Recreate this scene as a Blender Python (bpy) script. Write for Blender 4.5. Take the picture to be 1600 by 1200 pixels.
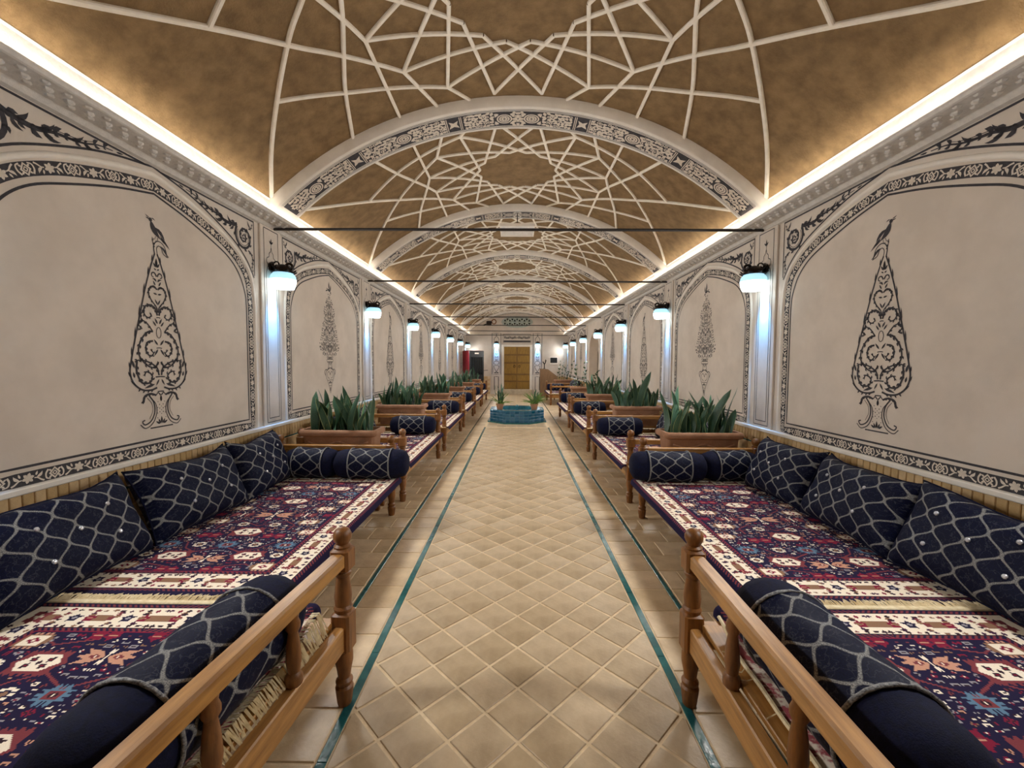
import bpy, math, random
import numpy as np
from mathutils import Matrix, Vector
R = math.radians
PI = math.pi
rnd = random.Random(7)
scene = bpy.context.scene
COL = scene.collection
for o in list(bpy.data.objects):
    bpy.data.objects.remove(o)

# ------------------------------------------------------------------ camera
cam_d = bpy.data.cameras.new('camera')
cam = bpy.data.objects.new('camera', cam_d)
COL.objects.link(cam)
scene.camera = cam
F_PX = 660.0
cam_d.sensor_fit = 'HORIZONTAL'
cam_d.sensor_width = 36.0
cam_d.lens = 36.0 * F_PX / 1600.0
cam_d.clip_start = 0.02
def cam_axes(vx, vy, roll):
    r = R(roll)
    yd = np.array([(vx - 800) / F_PX, (vy - 600) / F_PX, 1.0]); yd /= np.linalg.norm(yd)
    up = np.array([math.sin(r), -math.cos(r), 0.0]); up -= up.dot(yd) * yd; up /= np.linalg.norm(up)
    rt = np.cross(up, yd)
    if rt[0] < 0: rt = -rt
    return rt, yd, up
_X, _Y, _Z = cam_axes(807.0, 567.0, 0.35)
cam.matrix_world = Matrix(((_X[0], -_X[1], -_X[2], 0.0),
                           (_Y[0], -_Y[1], -_Y[2], 0.0),
                           (_Z[0], -_Z[1], -_Z[2], 1.5),
                           (0, 0, 0, 1)))
# ------------------------------------------------------------------ world, exposure
w = bpy.data.worlds.new('world'); scene.world = w; w.use_nodes = True
w.node_tree.nodes['Background'].inputs[0].default_value = (1.0, 0.93, 0.84, 1)
w.node_tree.nodes['Background'].inputs[1].default_value = 0.0
scene.view_settings.view_transform = 'Standard'
scene.view_settings.look = 'None'
scene.view_settings.gamma = 1.0
scene.view_settings.use_curve_mapping = False
scene.view_settings.exposure = 0.45
scene.cycles.max_bounces = 8
scene.cycles.diffuse_bounces = 5
scene.cycles.glossy_bounces = 3
COVE_STRENGTH = 36.0
LAMP_POWER = 94.0
LAMP_COLOR = (1.0, 0.965, 0.92)
PLUME_POWER = 120.0
PLUME_COLOR = (0.10, 0.42, 1.0)
SHADE_EMIT = 3.2

# ------------------------------------------------------------------ materials
def lin(c):
    c = np.asarray(c, float) / 255.0
    return np.where(c <= 0.04045, c / 12.92, ((c + 0.055) / 1.055) ** 2.4)
def rgba(c):
    l = lin(c); return (float(l[0]), float(l[1]), float(l[2]), 1.0)
def new_mat(name):
    m = bpy.data.materials.new(name); m.use_nodes = True
    return m, m.node_tree, m.node_tree.nodes['Principled BSDF']
def N(nt, typ, **kw):
    n = nt.nodes.new(typ)
    for k, v in kw.items(): setattr(n, k, v)
    return n
def math_n(nt, op, a, b=None, c=None):
    n = nt.nodes.new('ShaderNodeMath'); n.operation = op
    for i, x in enumerate((a, b, c)):
        if x is None: continue
        if isinstance(x, (int, float)): n.inputs[i].default_value = x
        else: nt.links.new(x, n.inputs[i])
    return n.outputs[0]
def mix_c(nt, fac, a, b):
    n = nt.nodes.new('ShaderNodeMix'); n.data_type = 'RGBA'
    if isinstance(fac, (int, float)): n.inputs[0].default_value = fac
    else: nt.links.new(fac, n.inputs[0])
    for s, x in ((6, a), (7, b)):
        if isinstance(x, tuple): n.inputs[s].default_value = x
        else: nt.links.new(x, n.inputs[s])
    return n.outputs[2]
def ramp(nt, src, lo, hi):
    n = nt.nodes.new('ShaderNodeMapRange'); nt.links.new(src, n.inputs[0])
    n.inputs[1].default_value = lo; n.inputs[2].default_value = hi
    return n.outputs[0]
def noise(nt, scale, detail=3.0, rough=0.55, stretch=None, coord='Object'):
    tc = nt.nodes.new('ShaderNodeTexCoord')
    n = nt.nodes.new('ShaderNodeTexNoise')
    n.inputs['Scale'].default_value = scale; n.inputs['Detail'].default_value = detail
    n.inputs['Roughness'].default_value = rough
    if stretch:
        mp = nt.nodes.new('ShaderNodeMapping'); mp.inputs['Scale'].default_value = stretch
        nt.links.new(tc.outputs[coord], mp.inputs[0]); nt.links.new(mp.outputs[0], n.inputs['Vector'])
    else:
        nt.links.new(tc.outputs[coord], n.inputs['Vector'])
    return n.outputs['Fac']
def bump(nt, b, h, strength=0.3, dist=0.01):
    n = nt.nodes.new('ShaderNodeBump'); n.inputs['Strength'].default_value = strength
    n.inputs['Distance'].default_value = dist
    nt.links.new(h, n.inputs['Height']); nt.links.new(n.outputs[0], b.inputs['Normal'])
def mat_noise(name, c1, c2, scale=8.0, rough=0.7, bump_s=0.0, bscale=None, stretch=None, lo=0.35, hi=0.65,
              detail=4.0, obj_var=0.0, metallic=0.0, spec=0.5, bdist=0.01):
    m, nt, b = new_mat(name)
    f = noise(nt, scale, detail, 0.6, stretch)
    col = mix_c(nt, ramp(nt, f, lo, hi), rgba(c1), rgba(c2))
    if obj_var:
        oi = nt.nodes.new('ShaderNodeObjectInfo')
        hs = nt.nodes.new('ShaderNodeHueSaturation')
        nt.links.new(col, hs.inputs['Color'])
        v = math_n(nt, 'MULTIPLY_ADD', oi.outputs['Random'], 2 * obj_var, 1 - obj_var)
        nt.links.new(v, hs.inputs['Value'])
        s = math_n(nt, 'MULTIPLY_ADD', oi.outputs['Random'], -1.2 * obj_var, 1 + 0.6 * obj_var)
        nt.links.new(s, hs.inputs['Saturation'])
        col = hs.outputs[0]
    nt.links.new(col, b.inputs['Base Color'])
    b.inputs['Roughness'].default_value = rough
    b.inputs['Metallic'].default_value = metallic
    b.inputs['Specular IOR Level'].default_value = spec
    if bump_s:
        bump(nt, b, noise(nt, bscale or scale * 3, 4.0, 0.6, stretch), bump_s, bdist)
    return m
M = {}
M['plaster'] = mat_noise('wall_plaster', (218, 207, 194), (206, 195, 182), 3.0, 0.75, 0.12, 220)
M['white'] = mat_noise('white_gypsum', (242, 236, 226), (232, 225, 214), 6.0, 0.6, 0.08, 60)
M['cornice'] = mat_noise('cornice_gypsum', (226, 222, 216), (212, 208, 202), 30.0, 0.6, 0.25, 90)
M['strip'] = mat_noise('lattice_gypsum', (250, 243, 230), (240, 231, 214), 12.0, 0.65)
M['mud'] = mat_noise('mud_straw_plaster', (146, 118, 80), (112, 88, 56), 9.0, 0.9, 0.6, 70, lo=0.3, hi=0.7, detail=8.0)
M['ink'] = mat_noise('black_wall_paint', (44, 42, 48), (60, 57, 62), 40.0, 0.75)
M['cream_paint'] = mat_noise('cream_wall_paint', (224, 214, 200), (210, 199, 184), 30.0, 0.75)
M['grout'] = mat_noise('lime_grout', (228, 206, 170), (206, 182, 146), 14.0, 0.8, 0.3, 90)
M['tile'] = mat_noise('buff_clay_tile', (196, 174, 142), (170, 148, 117), 5.0, 0.40, 0.18, 60, obj_var=0.10, detail=7.0)
M['tile2'] = mat_noise('tan_clay_tile', (212, 188, 152), (186, 160, 126), 6.0, 0.36, 0.18, 60, obj_var=0.12, detail=7.0)
M['brick'] = mat_noise('buff_brick', (212, 180, 130), (180, 148, 102), 9.0, 0.7, 0.3, 80, obj_var=0.12)
M['teal'] = mat_noise('teal_glaze', (38, 104, 104), (24, 78, 82), 12.0, 0.16, 0.12, 30, obj_var=0.06)
M['blue_tile'] = mat_noise('blue_glazed_tile', (46, 98, 124), (36, 80, 108), 8.0, 0.15, 0.1, 25, obj_var=0.22)
M['blue_grout'] = mat_noise('pale_blue_grout', (120, 158, 170), (98, 138, 152), 10.0, 0.6)
M['wood'] = mat_noise('amber_wood', (176, 122, 58), (138, 88, 38), 9.0, 0.45, 0.1, 30, stretch=(1, 1, 1), detail=6.0, obj_var=0.08)
M['wood_y'] = mat_noise('amber_wood_grain', (184, 134, 70), (138, 94, 44), 7.0, 0.42, 0.12, 26, stretch=(5, 0.5, 5), detail=6.0, obj_var=0.06)
M['wood_x'] = mat_noise('amber_wood_cross_grain', (184, 134, 70), (138, 94, 44), 7.0, 0.42, 0.12, 26, stretch=(0.5, 5, 5), detail=6.0, obj_var=0.06)
M['post'] = mat_noise('brown_turned_wood', (142, 92, 44), (100, 62, 28), 8.0, 0.45, 0.1, 25, stretch=(5, 5, 0.7), detail=6.0, obj_var=0.08)
M['navy'] = mat_noise('navy_velvet', (11, 16, 48), (7, 10, 33), 60.0, 0.85, 0.3, 260, spec=0.2)
M['silver_braid'] = mat_noise('silver_braid', (150, 150, 148), (70, 72, 80), 160.0, 0.5, 0.5, 200)
M['jewel'] = mat_noise('clear_jewel', (235, 238, 245), (200, 205, 215), 50.0, 0.08, metallic=0.6)
M['fringe'] = mat_noise('cream_wool_fringe', (240, 226, 192), (214, 194, 150), 40.0, 0.9, stretch=(1, 1, 1))
M['terra'] = mat_noise('terracotta', (168, 126, 98), (140, 101, 75), 7.0, 0.8, 0.3, 60, lo=0.3, hi=0.7, detail=7.0, obj_var=0.08)
M['soil'] = mat_noise('potting_soil', (58, 44, 32), (34, 26, 20), 60.0, 0.95, 0.8, 90)
M['bronze'] = mat_noise('dark_bronze', (46, 34, 28), (24, 18, 16), 30.0, 0.4, 0.2, 60, metallic=0.6)
M['iron'] = mat_noise('dark_iron', (44, 38, 36), (28, 24, 24), 40.0, 0.6)
M['brass_door'] = mat_noise('ochre_painted_wood', (158, 122, 44), (132, 98, 30), 7.0, 0.5, 0.1, 40, stretch=(5, 5, 0.6))
M['red'] = mat_noise('red_enamel', (146, 42, 52), (126, 32, 42), 4.0, 0.35)
M['black'] = mat_noise('black_enamel', (22, 24, 26), (14, 15, 17), 10.0, 0.3)
M['dark_glass'] = mat_noise('dark_glass', (20, 30, 34), (12, 18, 22), 4.0, 0.08)
M['lectern'] = mat_noise('brown_veneer', (118, 88, 58), (96, 70, 44), 6.0, 0.5, stretch=(5, 5, 0.6), detail=6.0)
M['stone'] = mat_noise('pale_stone', (214, 200, 176), (196, 180, 154), 8.0, 0.6)
M['under'] = mat_noise('grey_under_blanket', (120, 110, 104), (92, 84, 80), 50.0, 0.9)

def mat_emit(name, col, strength):
    m, nt, b = new_mat(name)
    n = noise(nt, 5.0)
    c = mix_c(nt, n, tuple(col) + (1.0,), tuple(x * 0.97 for x in col) + (1.0,))
    nt.links.new(c, b.inputs['Emission Color'])
    b.inputs['Base Color'].default_value = tuple(col) + (1.0,)
    b.inputs['Emission Strength'].default_value = strength
    return m
M['led'] = mat_emit('warm_led_strip', (1.0, 0.94, 0.84), COVE_STRENGTH)
M['shade_hot'] = mat_emit('lit_opal_glass', (0.80, 0.94, 1.0), SHADE_EMIT)
M['shade_dim'] = mat_emit('pale_blue_opal_glass', (0.45, 0.80, 1.0), SHADE_EMIT * 0.22)

def mat_leaf(name, c_mid, c_edge):
    m, nt, b = new_mat(name)
    uv = nt.nodes.new('ShaderNodeUVMap')
    sp = nt.nodes.new('ShaderNodeSeparateXYZ'); nt.links.new(uv.outputs[0], sp.inputs[0])
    e = math_n(nt, 'ABSOLUTE', math_n(nt, 'SUBTRACT', sp.outputs[0], 0.5))
    edge = ramp(nt, e, 0.40, 0.47)
    band = noise(nt, 9.0, 3.0, 0.6, (0.6, 3.0, 1), 'UV')
    c = mix_c(nt, ramp(nt, band, 0.4, 0.6), rgba(c_mid), rgba([x * 0.72 for x in c_mid]))
    c = mix_c(nt, math_n(nt, 'MULTIPLY', edge, 0.7), c, rgba(c_edge))
    nt.links.new(c, b.inputs['Base Color']); b.inputs['Roughness'].default_value = 0.45
    return m
M['leaf'] = mat_leaf('snake_plant_leaf', (66, 104, 82), (122, 144, 96))
M['leaf_var'] = mat_leaf('striped_snake_plant_leaf', (70, 108, 78), (186, 188, 124))
M['grass'] = mat_leaf('spider_plant_leaf', (104, 142, 62), (170, 184, 110))
M['twig_leaf'] = mat_leaf('glossy_twig_leaf', (66, 92, 60), (84, 108, 70))

def mat_brocade(name):
    m, nt, b = new_mat(name)
    uv = nt.nodes.new('ShaderNodeUVMap')
    sp = nt.nodes.new('ShaderNodeSeparateXYZ'); nt.links.new(uv.outputs[0], sp.inputs[0])
    wob = noise(nt, 7.0, 2.0, 0.5, None, 'UV')
    wv = math_n(nt, 'MULTIPLY_ADD', wob, 0.12, -0.06)
    U = math_n(nt, 'ADD', math_n(nt, 'MULTIPLY', sp.outputs[0], 1 / 0.145), wv)
    V = math_n(nt, 'MULTIPLY', sp.outputs[1], 1 / 0.145)
    cs = math_n(nt, 'MULTIPLY', math_n(nt, 'COSINE', math_n(nt, 'MULTIPLY', V, 2 * PI)), 0.25)
    d1 = math_n(nt, 'ABSOLUTE', math_n(nt, 'SUBTRACT', math_n(nt, 'FRACT', math_n(nt, 'ADD', math_n(nt, 'SUBTRACT', U, cs), 0.5)), 0.5))
    d2 = math_n(nt, 'ABSOLUTE', math_n(nt, 'SUBTRACT', math_n(nt, 'FRACT', math_n(nt, 'ADD', U, cs)), 0.5))
    d = math_n(nt, 'MINIMUM', d1, d2)
    line = math_n(nt, 'SUBTRACT', 1.0, ramp(nt, d, 0.030, 0.066))
    glit = noise(nt, 260.0, 2.0, 0.7, None, 'UV')
    thread = noise(nt, 30.0, 2.5, 0.55, None, 'UV')
    th = math_n(nt, 'ABSOLUTE', math_n(nt, 'SUBTRACT', thread, 0.5))
    th = math_n(nt, 'MULTIPLY', math_n(nt, 'SUBTRACT', 1.0, ramp(nt, th, 0.006, 0.020)), 0.12)
    base = mix_c(nt, ramp(nt, glit, 0.3, 0.7), rgba((11, 18, 50)), rgba((4, 6, 22)))
    base = mix_c(nt, th, base, rgba((120, 122, 130)))
    silver = mix_c(nt, ramp(nt, glit, 0.35, 0.65), rgba((158, 158, 154)), rgba((70, 72, 80)))
    c = mix_c(nt, line, base, silver)
    nt.links.new(c, b.inputs['Base Color']); b.inputs['Roughness'].default_value = 0.6
    b.inputs['Specular IOR Level'].default_value = 0.12
    h = math_n(nt, 'ADD', line, math_n(nt, 'MULTIPLY', glit, 0.4))
    bump(nt, b, h, 0.25, 0.003)
    return m
M['brocade'] = mat_brocade('navy_silver_brocade')

def mat_rug():
    m, nt, b = new_mat('knotted_wool')
    a = nt.nodes.new('ShaderNodeAttribute'); a.attribute_name = 'knot'
    n = noise(nt, 300.0, 2.0)
    hs = nt.nodes.new('ShaderNodeHueSaturation')
    nt.links.new(a.outputs['Color'], hs.inputs['Color'])
    nt.links.new(math_n(nt, 'MULTIPLY_ADD', n, 0.4, 0.8), hs.inputs['Value'])
    nt.links.new(hs.outputs[0], b.inputs['Base Color'])
    b.inputs['Roughness'].default_value = 0.95; b.inputs['Specular IOR Level'].default_value = 0.15
    return m
M['rug'] = mat_rug()

# ------------------------------------------------------------------ object helpers
def tag(o, label=None, cat=None, group=None, kind=None):
    if label: o['label'] = label
    if cat: o['category'] = cat
    if group: o['group'] = group
    if kind: o['kind'] = kind
    return o
def empty(name, loc=(0, 0, 0), rz=0.0, label=None, cat=None, group=None, kind=None):
    o = bpy.data.objects.new(name, None); COL.objects.link(o)
    o.empty_display_size = 0.1
    o.location = loc; o.rotation_euler = (0, 0, rz)
    return tag(o, label, cat, group, kind)
class MB:
    def __init__(s): s.v = []; s.f = []; s.uv = None
    def add(s, vs, fs):
        n = len(s.v); s.v.extend([tuple(map(float, p)) for p in vs]); s.f.extend([tuple(i + n for i in f) for f in fs]); return s
    def box(s, x0, x1, y0, y1, z0, z1):
        return s.add([(x0, y0, z0), (x1, y0, z0), (x1, y1, z0), (x0, y1, z0), (x0, y0, z1), (x1, y0, z1), (x1, y1, z1), (x0, y1, z1)],
                     [(0, 3, 2, 1), (4, 5, 6, 7), (0, 1, 5, 4), (1, 2, 6, 5), (2, 3, 7, 6), (3, 0, 4, 7)])
    def bbox(s, x0, x1, y0, y1, z0, z1, b=0.006):
        # box with chamfered edges: three stacked loops
        vs = []
        def loop(i, z):
            xa, xb, ya, yb = x0 + i, x1 - i, y0 + i, y1 - i
            c = min(b, (xb - xa) * 0.3, (yb - ya) * 0.3)
            return [(xa + c, ya, z), (xb - c, ya, z), (xb, ya + c, z), (xb, yb - c, z), (xb - c, yb, z), (xa + c, yb, z), (xa, yb - c, z), (xa, ya + c, z)]
        for i, z in ((b, z0), (0, z0 + b), (0, z1 - b), (b, z1)): vs += loop(i, z)
        fs = [tuple(range(7, -1, -1)), tuple(range(24, 32))]
        for k in range(3):
            for j in range(8):
                fs.append((k * 8 + j, k * 8 + (j + 1) % 8, k * 8 + 8 + (j + 1) % 8, k * 8 + 8 + j))
        return s.add(vs, fs)
    def lathe(s, prof, n=14, cx=0, cy=0, z0=0, cap=True):
        vs = []; fs = []
        for r, z in prof:
            for j in range(n):
                a = 2 * PI * j / n; vs.append((cx + r * math.cos(a), cy + r * math.sin(a), z0 + z))
        for k in range(len(prof) - 1):
            for j in range(n):
                fs.append((k * n + j, k * n + (j + 1) % n, (k + 1) * n + (j + 1) % n, (k + 1) * n + j))
        if cap:
            fs.append(tuple(range(n - 1, -1, -1))); m = (len(prof) - 1) * n; fs.append(tuple(range(m, m + n)))
        return s.add(vs, fs)
    def tube(s, pts, r, n=8, cap=True):
        pts = [Vector(p) for p in pts]; vs = []; fs = []
        rs = r if isinstance(r, (list, tuple)) else [r] * len(pts)
        up = Vector((0, 0, 1))
        for i, p in enumerate(pts):
            t = (pts[min(i + 1, len(pts) - 1)] - pts[max(i - 1, 0)]).normalized()
            a = t.cross(up)
            if a.length < 1e-3: a = t.cross(Vector((1, 0, 0)))
            a.normalize(); b = a.cross(t)
            for j in range(n):
                an = 2 * PI * j / n
                vs.append(tuple(p + a * (rs[i] * math.cos(an)) + b * (rs[i] * math.sin(an))))
        for k in range(len(pts) - 1):
            for j in range(n):
                fs.append((k * n + j, k * n + (j + 1) % n, (k + 1) * n + (j + 1) % n, (k + 1) * n + j))
        if cap:
            fs.append(tuple(range(n - 1, -1, -1))); m = (len(pts) - 1) * n; fs.append(tuple(range(m, m + n)))
        return s.add(vs, fs)
    def loops(s, loops, closed=True, cap=False):
        n = len(loops[0]); vs = [p for l in loops for p in l]; fs = []
        for k in range(len(loops) - 1):
            for j in range(n if closed else n - 1):
                fs.append((k * n + j, k * n + (j + 1) % n, (k + 1) * n + (j + 1) % n, (k + 1) * n + j))
        if cap:
            fs.append(tuple(range(n - 1, -1, -1))); m = (len(loops) - 1) * n; fs.append(tuple(range(m, m + n)))
        return s.add(vs, fs)
    def mesh(s, name, mat, smooth=False):
        me = bpy.data.meshes.new(name); me.from_pydata(s.v, [], s.f)
        if s.uv is not None:
            ul = me.uv_layers.new(name='UVMap')
            ul.data.foreach_set('uv', np.asarray(s.uv, np.float32).ravel())
        if mat: me.materials.append(mat)
        if smooth is True:
            me.polygons.foreach_set('use_smooth', [True] * len(me.polygons))
        me.update()
        if smooth and smooth is not True:
            me.polygons.foreach_set('use_smooth', [True] * len(me.polygons))
            me.set_sharp_from_angle(angle=R(smooth))
        return me
    def build(s, name, mat, parent=None, smooth=False, loc=None, rot=None, **kw):
        return link(name, s.mesh(name, mat, smooth), parent, loc, rot, **kw)
def link(name, me, parent=None, loc=None, rot=None, label=None, cat=None, group=None, kind=None):
    o = bpy.data.objects.new(name, me); COL.objects.link(o)
    if parent: o.parent = parent
    if loc: o.location = loc
    if rot: o.rotation_euler = rot
    return tag(o, label, cat, group, kind)
def dup(root, loc=None, rz=None, label=None):
    r = root.copy(); COL.objects.link(r)
    if loc is not None: r.location = loc
    if rz is not None: r.rotation_euler = (0, 0, rz)
    if label: r['label'] = label
    for ch in list(root.children):
        c = ch.copy(); COL.objects.link(c); c.parent = r
        for g in list(ch.children):
            d = g.copy(); COL.objects.link(d); d.parent = c
    return r
ORD = ['first', 'second', 'third', 'fourth', 'fifth', 'sixth', 'seventh', 'eighth', 'ninth', 'tenth']

# ------------------------------------------------------------------ flat painted artwork (2-D shapes mapped on to walls and soffits)
def spline(ctrl, n=10):
    c = [np.array(p, float) for p in ctrl]
    c = [2 * c[0] - c[1]] + c + [2 * c[-1] - c[-2]]
    out = []
    for i in range(1, len(c) - 2):
        for t in np.linspace(0, 1, n, endpoint=False):
            a, b, d, e = c[i - 1], c[i], c[i + 1], c[i + 2]
            out.append(0.5 * ((2 * b) + (d - a) * t + (2 * a - 5 * b + 4 * d - e) * t * t + (3 * b - a - 3 * d + e) * t ** 3))
    out.append(c[-2]); return out
class Art:
    def __init__(s): s.v = []; s.f = []
    def poly(s, pts):
        n = len(s.v); s.v += [tuple(map(float, p)) for p in pts]; s.f.append(tuple(range(n, n + len(pts)))); return s
    def stroke(s, pts, w, w1=None, closed=False):
        P = [np.array(p, float) for p in pts]; n = len(s.v); m = len(P)
        for i, p in enumerate(P):
            if closed: t = P[(i + 1) % m] - P[i - 1]
            else: t = P[min(i + 1, m - 1)] - P[max(i - 1, 0)]
            L = np.hypot(*t) or 1.0; nx = np.array([-t[1], t[0]]) / L
            u = i / max(m - 1, 1); ww = (w if w1 is None else w + (w1 - w) * u) / 2
            s.v.append(tuple(p + nx * ww)); s.v.append(tuple(p - nx * ww))
        for i in range(m if closed else m - 1):
            j = (i + 1) % m
            s.f.append((n + 2 * i, n + 2 * i + 1, n + 2 * j + 1, n + 2 * j))
        return s
    def leaf(s, x0, y0, x1, y1, w, bend=0.0, n=4):
        d = np.array([x1 - x0, y1 - y0]); L = np.hypot(*d); t = d / (L or 1); nn = np.array([-t[1], t[0]])
        up, dn = [], []
        for i in range(n + 1):
            u = i / n; mid = np.array([x0, y0]) + d * u + nn * (bend * L * 4 * u * (1 - u))
            h = w * 0.5 * (math.sin(PI * u ** 0.8)) if 0 < u < 1 else 0
            up.append(mid + nn * h); dn.append(mid - nn * h)
        return s.poly(up + dn[-2:0:-1])
    def disc(s, x, y, r, n=8, ry=None):
        ry = ry or r
        return s.poly([(x + r * math.cos(2 * PI * i / n), y + ry * math.sin(2 * PI * i / n)) for i in range(n)])
    def ring(s, x, y, r, w, n=16, ry=None):
        ry = ry or r
        return s.stroke([(x + r * math.cos(2 * PI * i / n), y + ry * math.sin(2 * PI * i / n)) for i in range(n)], w, closed=True)
    def flower(s, x, y, r, k=5, a0=0.3, w=0.7):
        for i in range(k):
            a = a0 + 2 * PI * i / k
            s.leaf(x + 0.25 * r * math.cos(a), y + 0.25 * r * math.sin(a), x + r * math.cos(a), y + r * math.sin(a), w * r, n=3)
        return s
    def scroll(s, pts, w0, w1, leaf_len, every=3, both=True, lw=0.5):
        s.stroke(pts, w0, w1); m = len(pts)
        for i in range(2, m - 1, every):
            p = np.array(pts[i], float); t = np.array(pts[min(i + 1, m - 1)], float) - np.array(pts[i - 1], float); t /= (np.hypot(*t) or 1)
            nn = np.array([-t[1], t[0]])
            for sg in ((1, -1) if both else (1,)):
                k = leaf_len * (1 - 0.4 * i / m) * (0.72 + 0.28 * math.sin(i * 1.9 + sg)); q = p + (t * 0.95 + nn * sg * 0.55) * k
                s.leaf(p[0], p[1], q[0], q[1], k * lw, 0.14 * sg, 3)
        return s
    def mirrored(s):
        a = Art(); a.v = list(s.v) + [(-x, y) for x, y in s.v]; n = len(s.v)
        a.f = list(s.f) + [tuple(n + i for i in reversed(f)) for f in s.f]; return a
    def merge(s, o, fn=None):
        n = len(s.v); s.v += [tuple(fn(*p)) if fn else p for p in o.v]; s.f += [tuple(n + i for i in f) for f in o.f]; return s
    def mesh(s, name, mat, fn):
        me = bpy.data.meshes.new(name); me.from_pydata([fn(*p) for p in s.v], [], s.f); me.materials.append(mat); me.update(); return me
def spiral(cx, cy, r0, r1, a0, turns, n=26):
    return [(cx + (r0 + (r1 - r0) * i / n) * math.cos(a0 + 2 * PI * turns * i / n), cy + (r0 + (r1 - r0) * i / n) * math.sin(a0 + 2 * PI * turns * i / n)) for i in range(n + 1)]

# ------------------------------------------------------------------ dimensions
W = 2.43                      # half width between the side walls
C0, P = 4.17, 2.63             # first pilaster / rib in view, and bay length
YB, YE = -3.7, 20.25           # hall ends
NB = 7                        # bays in view
A_SP, Z_SP, Z_AP = 2.31, 3.01, 3.94
_rise = Z_AP - Z_SP
RV = (A_SP ** 2 + _rise ** 2) / (2 * _rise); ZC = Z_AP - RV
def zv(x, d=0.0): return ZC + math.sqrt(max((RV - d) ** 2 - x * x, 0))
RIBS = [C0 + P * k for k in range(-2, 7)]
BAYS = [C0 + P * (k - 0.5) for k in range(0, 7)]     # bay centres, first is the nearest
A0 = math.asin(A_SP / RV)

# ------------------------------------------------------------------ floor
fl = MB().box(-W - 0.3, W + 0.3, YB - 0.3, YE + 0.3, -0.15, 0.0).build('floor', M['grout'], kind='structure')
T = 0.197; J = 0.014; H = 0.004
XC = 0.015                    # middle of the walkway
XI = 0.735                    # inner teal strip
YEND = 9.75                   # end of the lozenge paving
def prism(pts, z0, z1, inset=0.003):
    n = len(pts); c = np.mean(np.array(pts), 0)
    vs = [(x, y, z0) for x, y in pts] + [(x, y, z1 - inset * 0.7) for x, y in pts]
    for x, y in pts:
        d = np.array([x, y]) - c; L = np.hypot(*d); q = c + d * max(0, (L - inset * 1.4)) / L
        vs.append((q[0], q[1], z1))
    fs = [tuple(range(2 * n, 3 * n))]
    for k in range(2):
        for j in range(n): fs.append((k * n + j, k * n + (j + 1) % n, (k + 1) * n + (j + 1) % n, (k + 1) * n + j))
    return vs, fs
def clip(poly, axis, val, keep_less):
    out = []
    for i in range(len(poly)):
        a, b = poly[i], poly[(i + 1) % len(poly)]
        ia = (a[axis] <= val) == keep_less; ib = (b[axis] <= val) == keep_less
        if ia: out.append(a)
        if ia != ib:
            t = (val - a[axis]) / (b[axis] - a[axis]); out.append((a[0] + (b[0] - a[0]) * t, a[1] + (b[1] - a[1]) * t))
    return out
def lay(name, polys, mat, limit, parent, z1=H, stuff_name=None, jit=0.0012):
    """polys sorted nearest first: 'limit' of them become parts of their own, the rest one stuff part"""
    rest = MB()
    for i, pl in enumerate(polys):
        c = np.mean(np.array(pl), 0)
        if i < limit:
            vs, fs = prism([(x - c[0], y - c[1]) for x, y in pl], -0.002, z1 + rnd.uniform(-jit, jit))
            MB().add(vs, fs).build(name, mat, parent, loc=(float(c[0]), float(c[1]), 0))
        else:
            rest.add(*prism(pl, -0.002, z1))
    if rest.v: rest.build(stuff_name or name + '_field', mat, parent, kind='stuff')
half = (T - J) * math.sqrt(2) / 2; step = T * math.sqrt(2)
pol = []
xl, xr = XC - XI + 0.028, XC + XI - 0.028
j = 0; y = 0.9
while y < YEND + step:
    for k in range(-6, 7):
        x = XC + k * step + (step / 2 if j % 2 else 0)
        if not (xl - half < x < xr + half): continue
        q = [(x, y - half), (x + half, y), (x, y + half), (x - half, y)]
        for ax, val, kl in ((0, xl, False), (0, xr, True), (1, YEND - 0.05, True), (1, 0.9, False)):
            if q: q = clip(q, ax, val, kl)
        if len(q) >= 3:
            a = 0.5 * abs(sum(q[i][0] * q[(i + 1) % len(q)][1] - q[(i + 1) % len(q)][0] * q[i][1] for i in range(len(q))))
            if a > 0.0012: pol.append(q)
    y += step / 2; j += 1
pol.sort(key=lambda q: np.mean([p[1] for p in q]))
lay('lozenge_tile', pol, M['tile'], 300, fl)
# tiles between the two teal strips and under the beds
pol = []; pol2 = []
for sx in (-1, 1):
    y = 1.0; r = 0
    while y < YE - 0.3:
        a, b = XC + sx * (XI + 0.028), XC + sx * (1.0 - 0.02)
        x0, x1 = min(a, b), max(a, b)
        pol.append([(x0, y), (x1, y), (x1, y + 0.238), (x0, y + 0.238)])
        if r % 2 == 0: pass
        xs = [1.025 + 0.245 * i - (0.12 if r % 2 else 0) for i in range(7)]
        for xa in xs:
            a, b = max(xa, 1.025), min(xa + 0.235, W - 0.02)
            if b - a < 0.04: continue
            x0, x1 = sorted((XC + sx * a, XC + sx * b))
            pol2.append([(x0, y), (x1, y), (x1, y + 0.238), (x0, y + 0.238)])
        y += 0.25; r += 1
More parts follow.
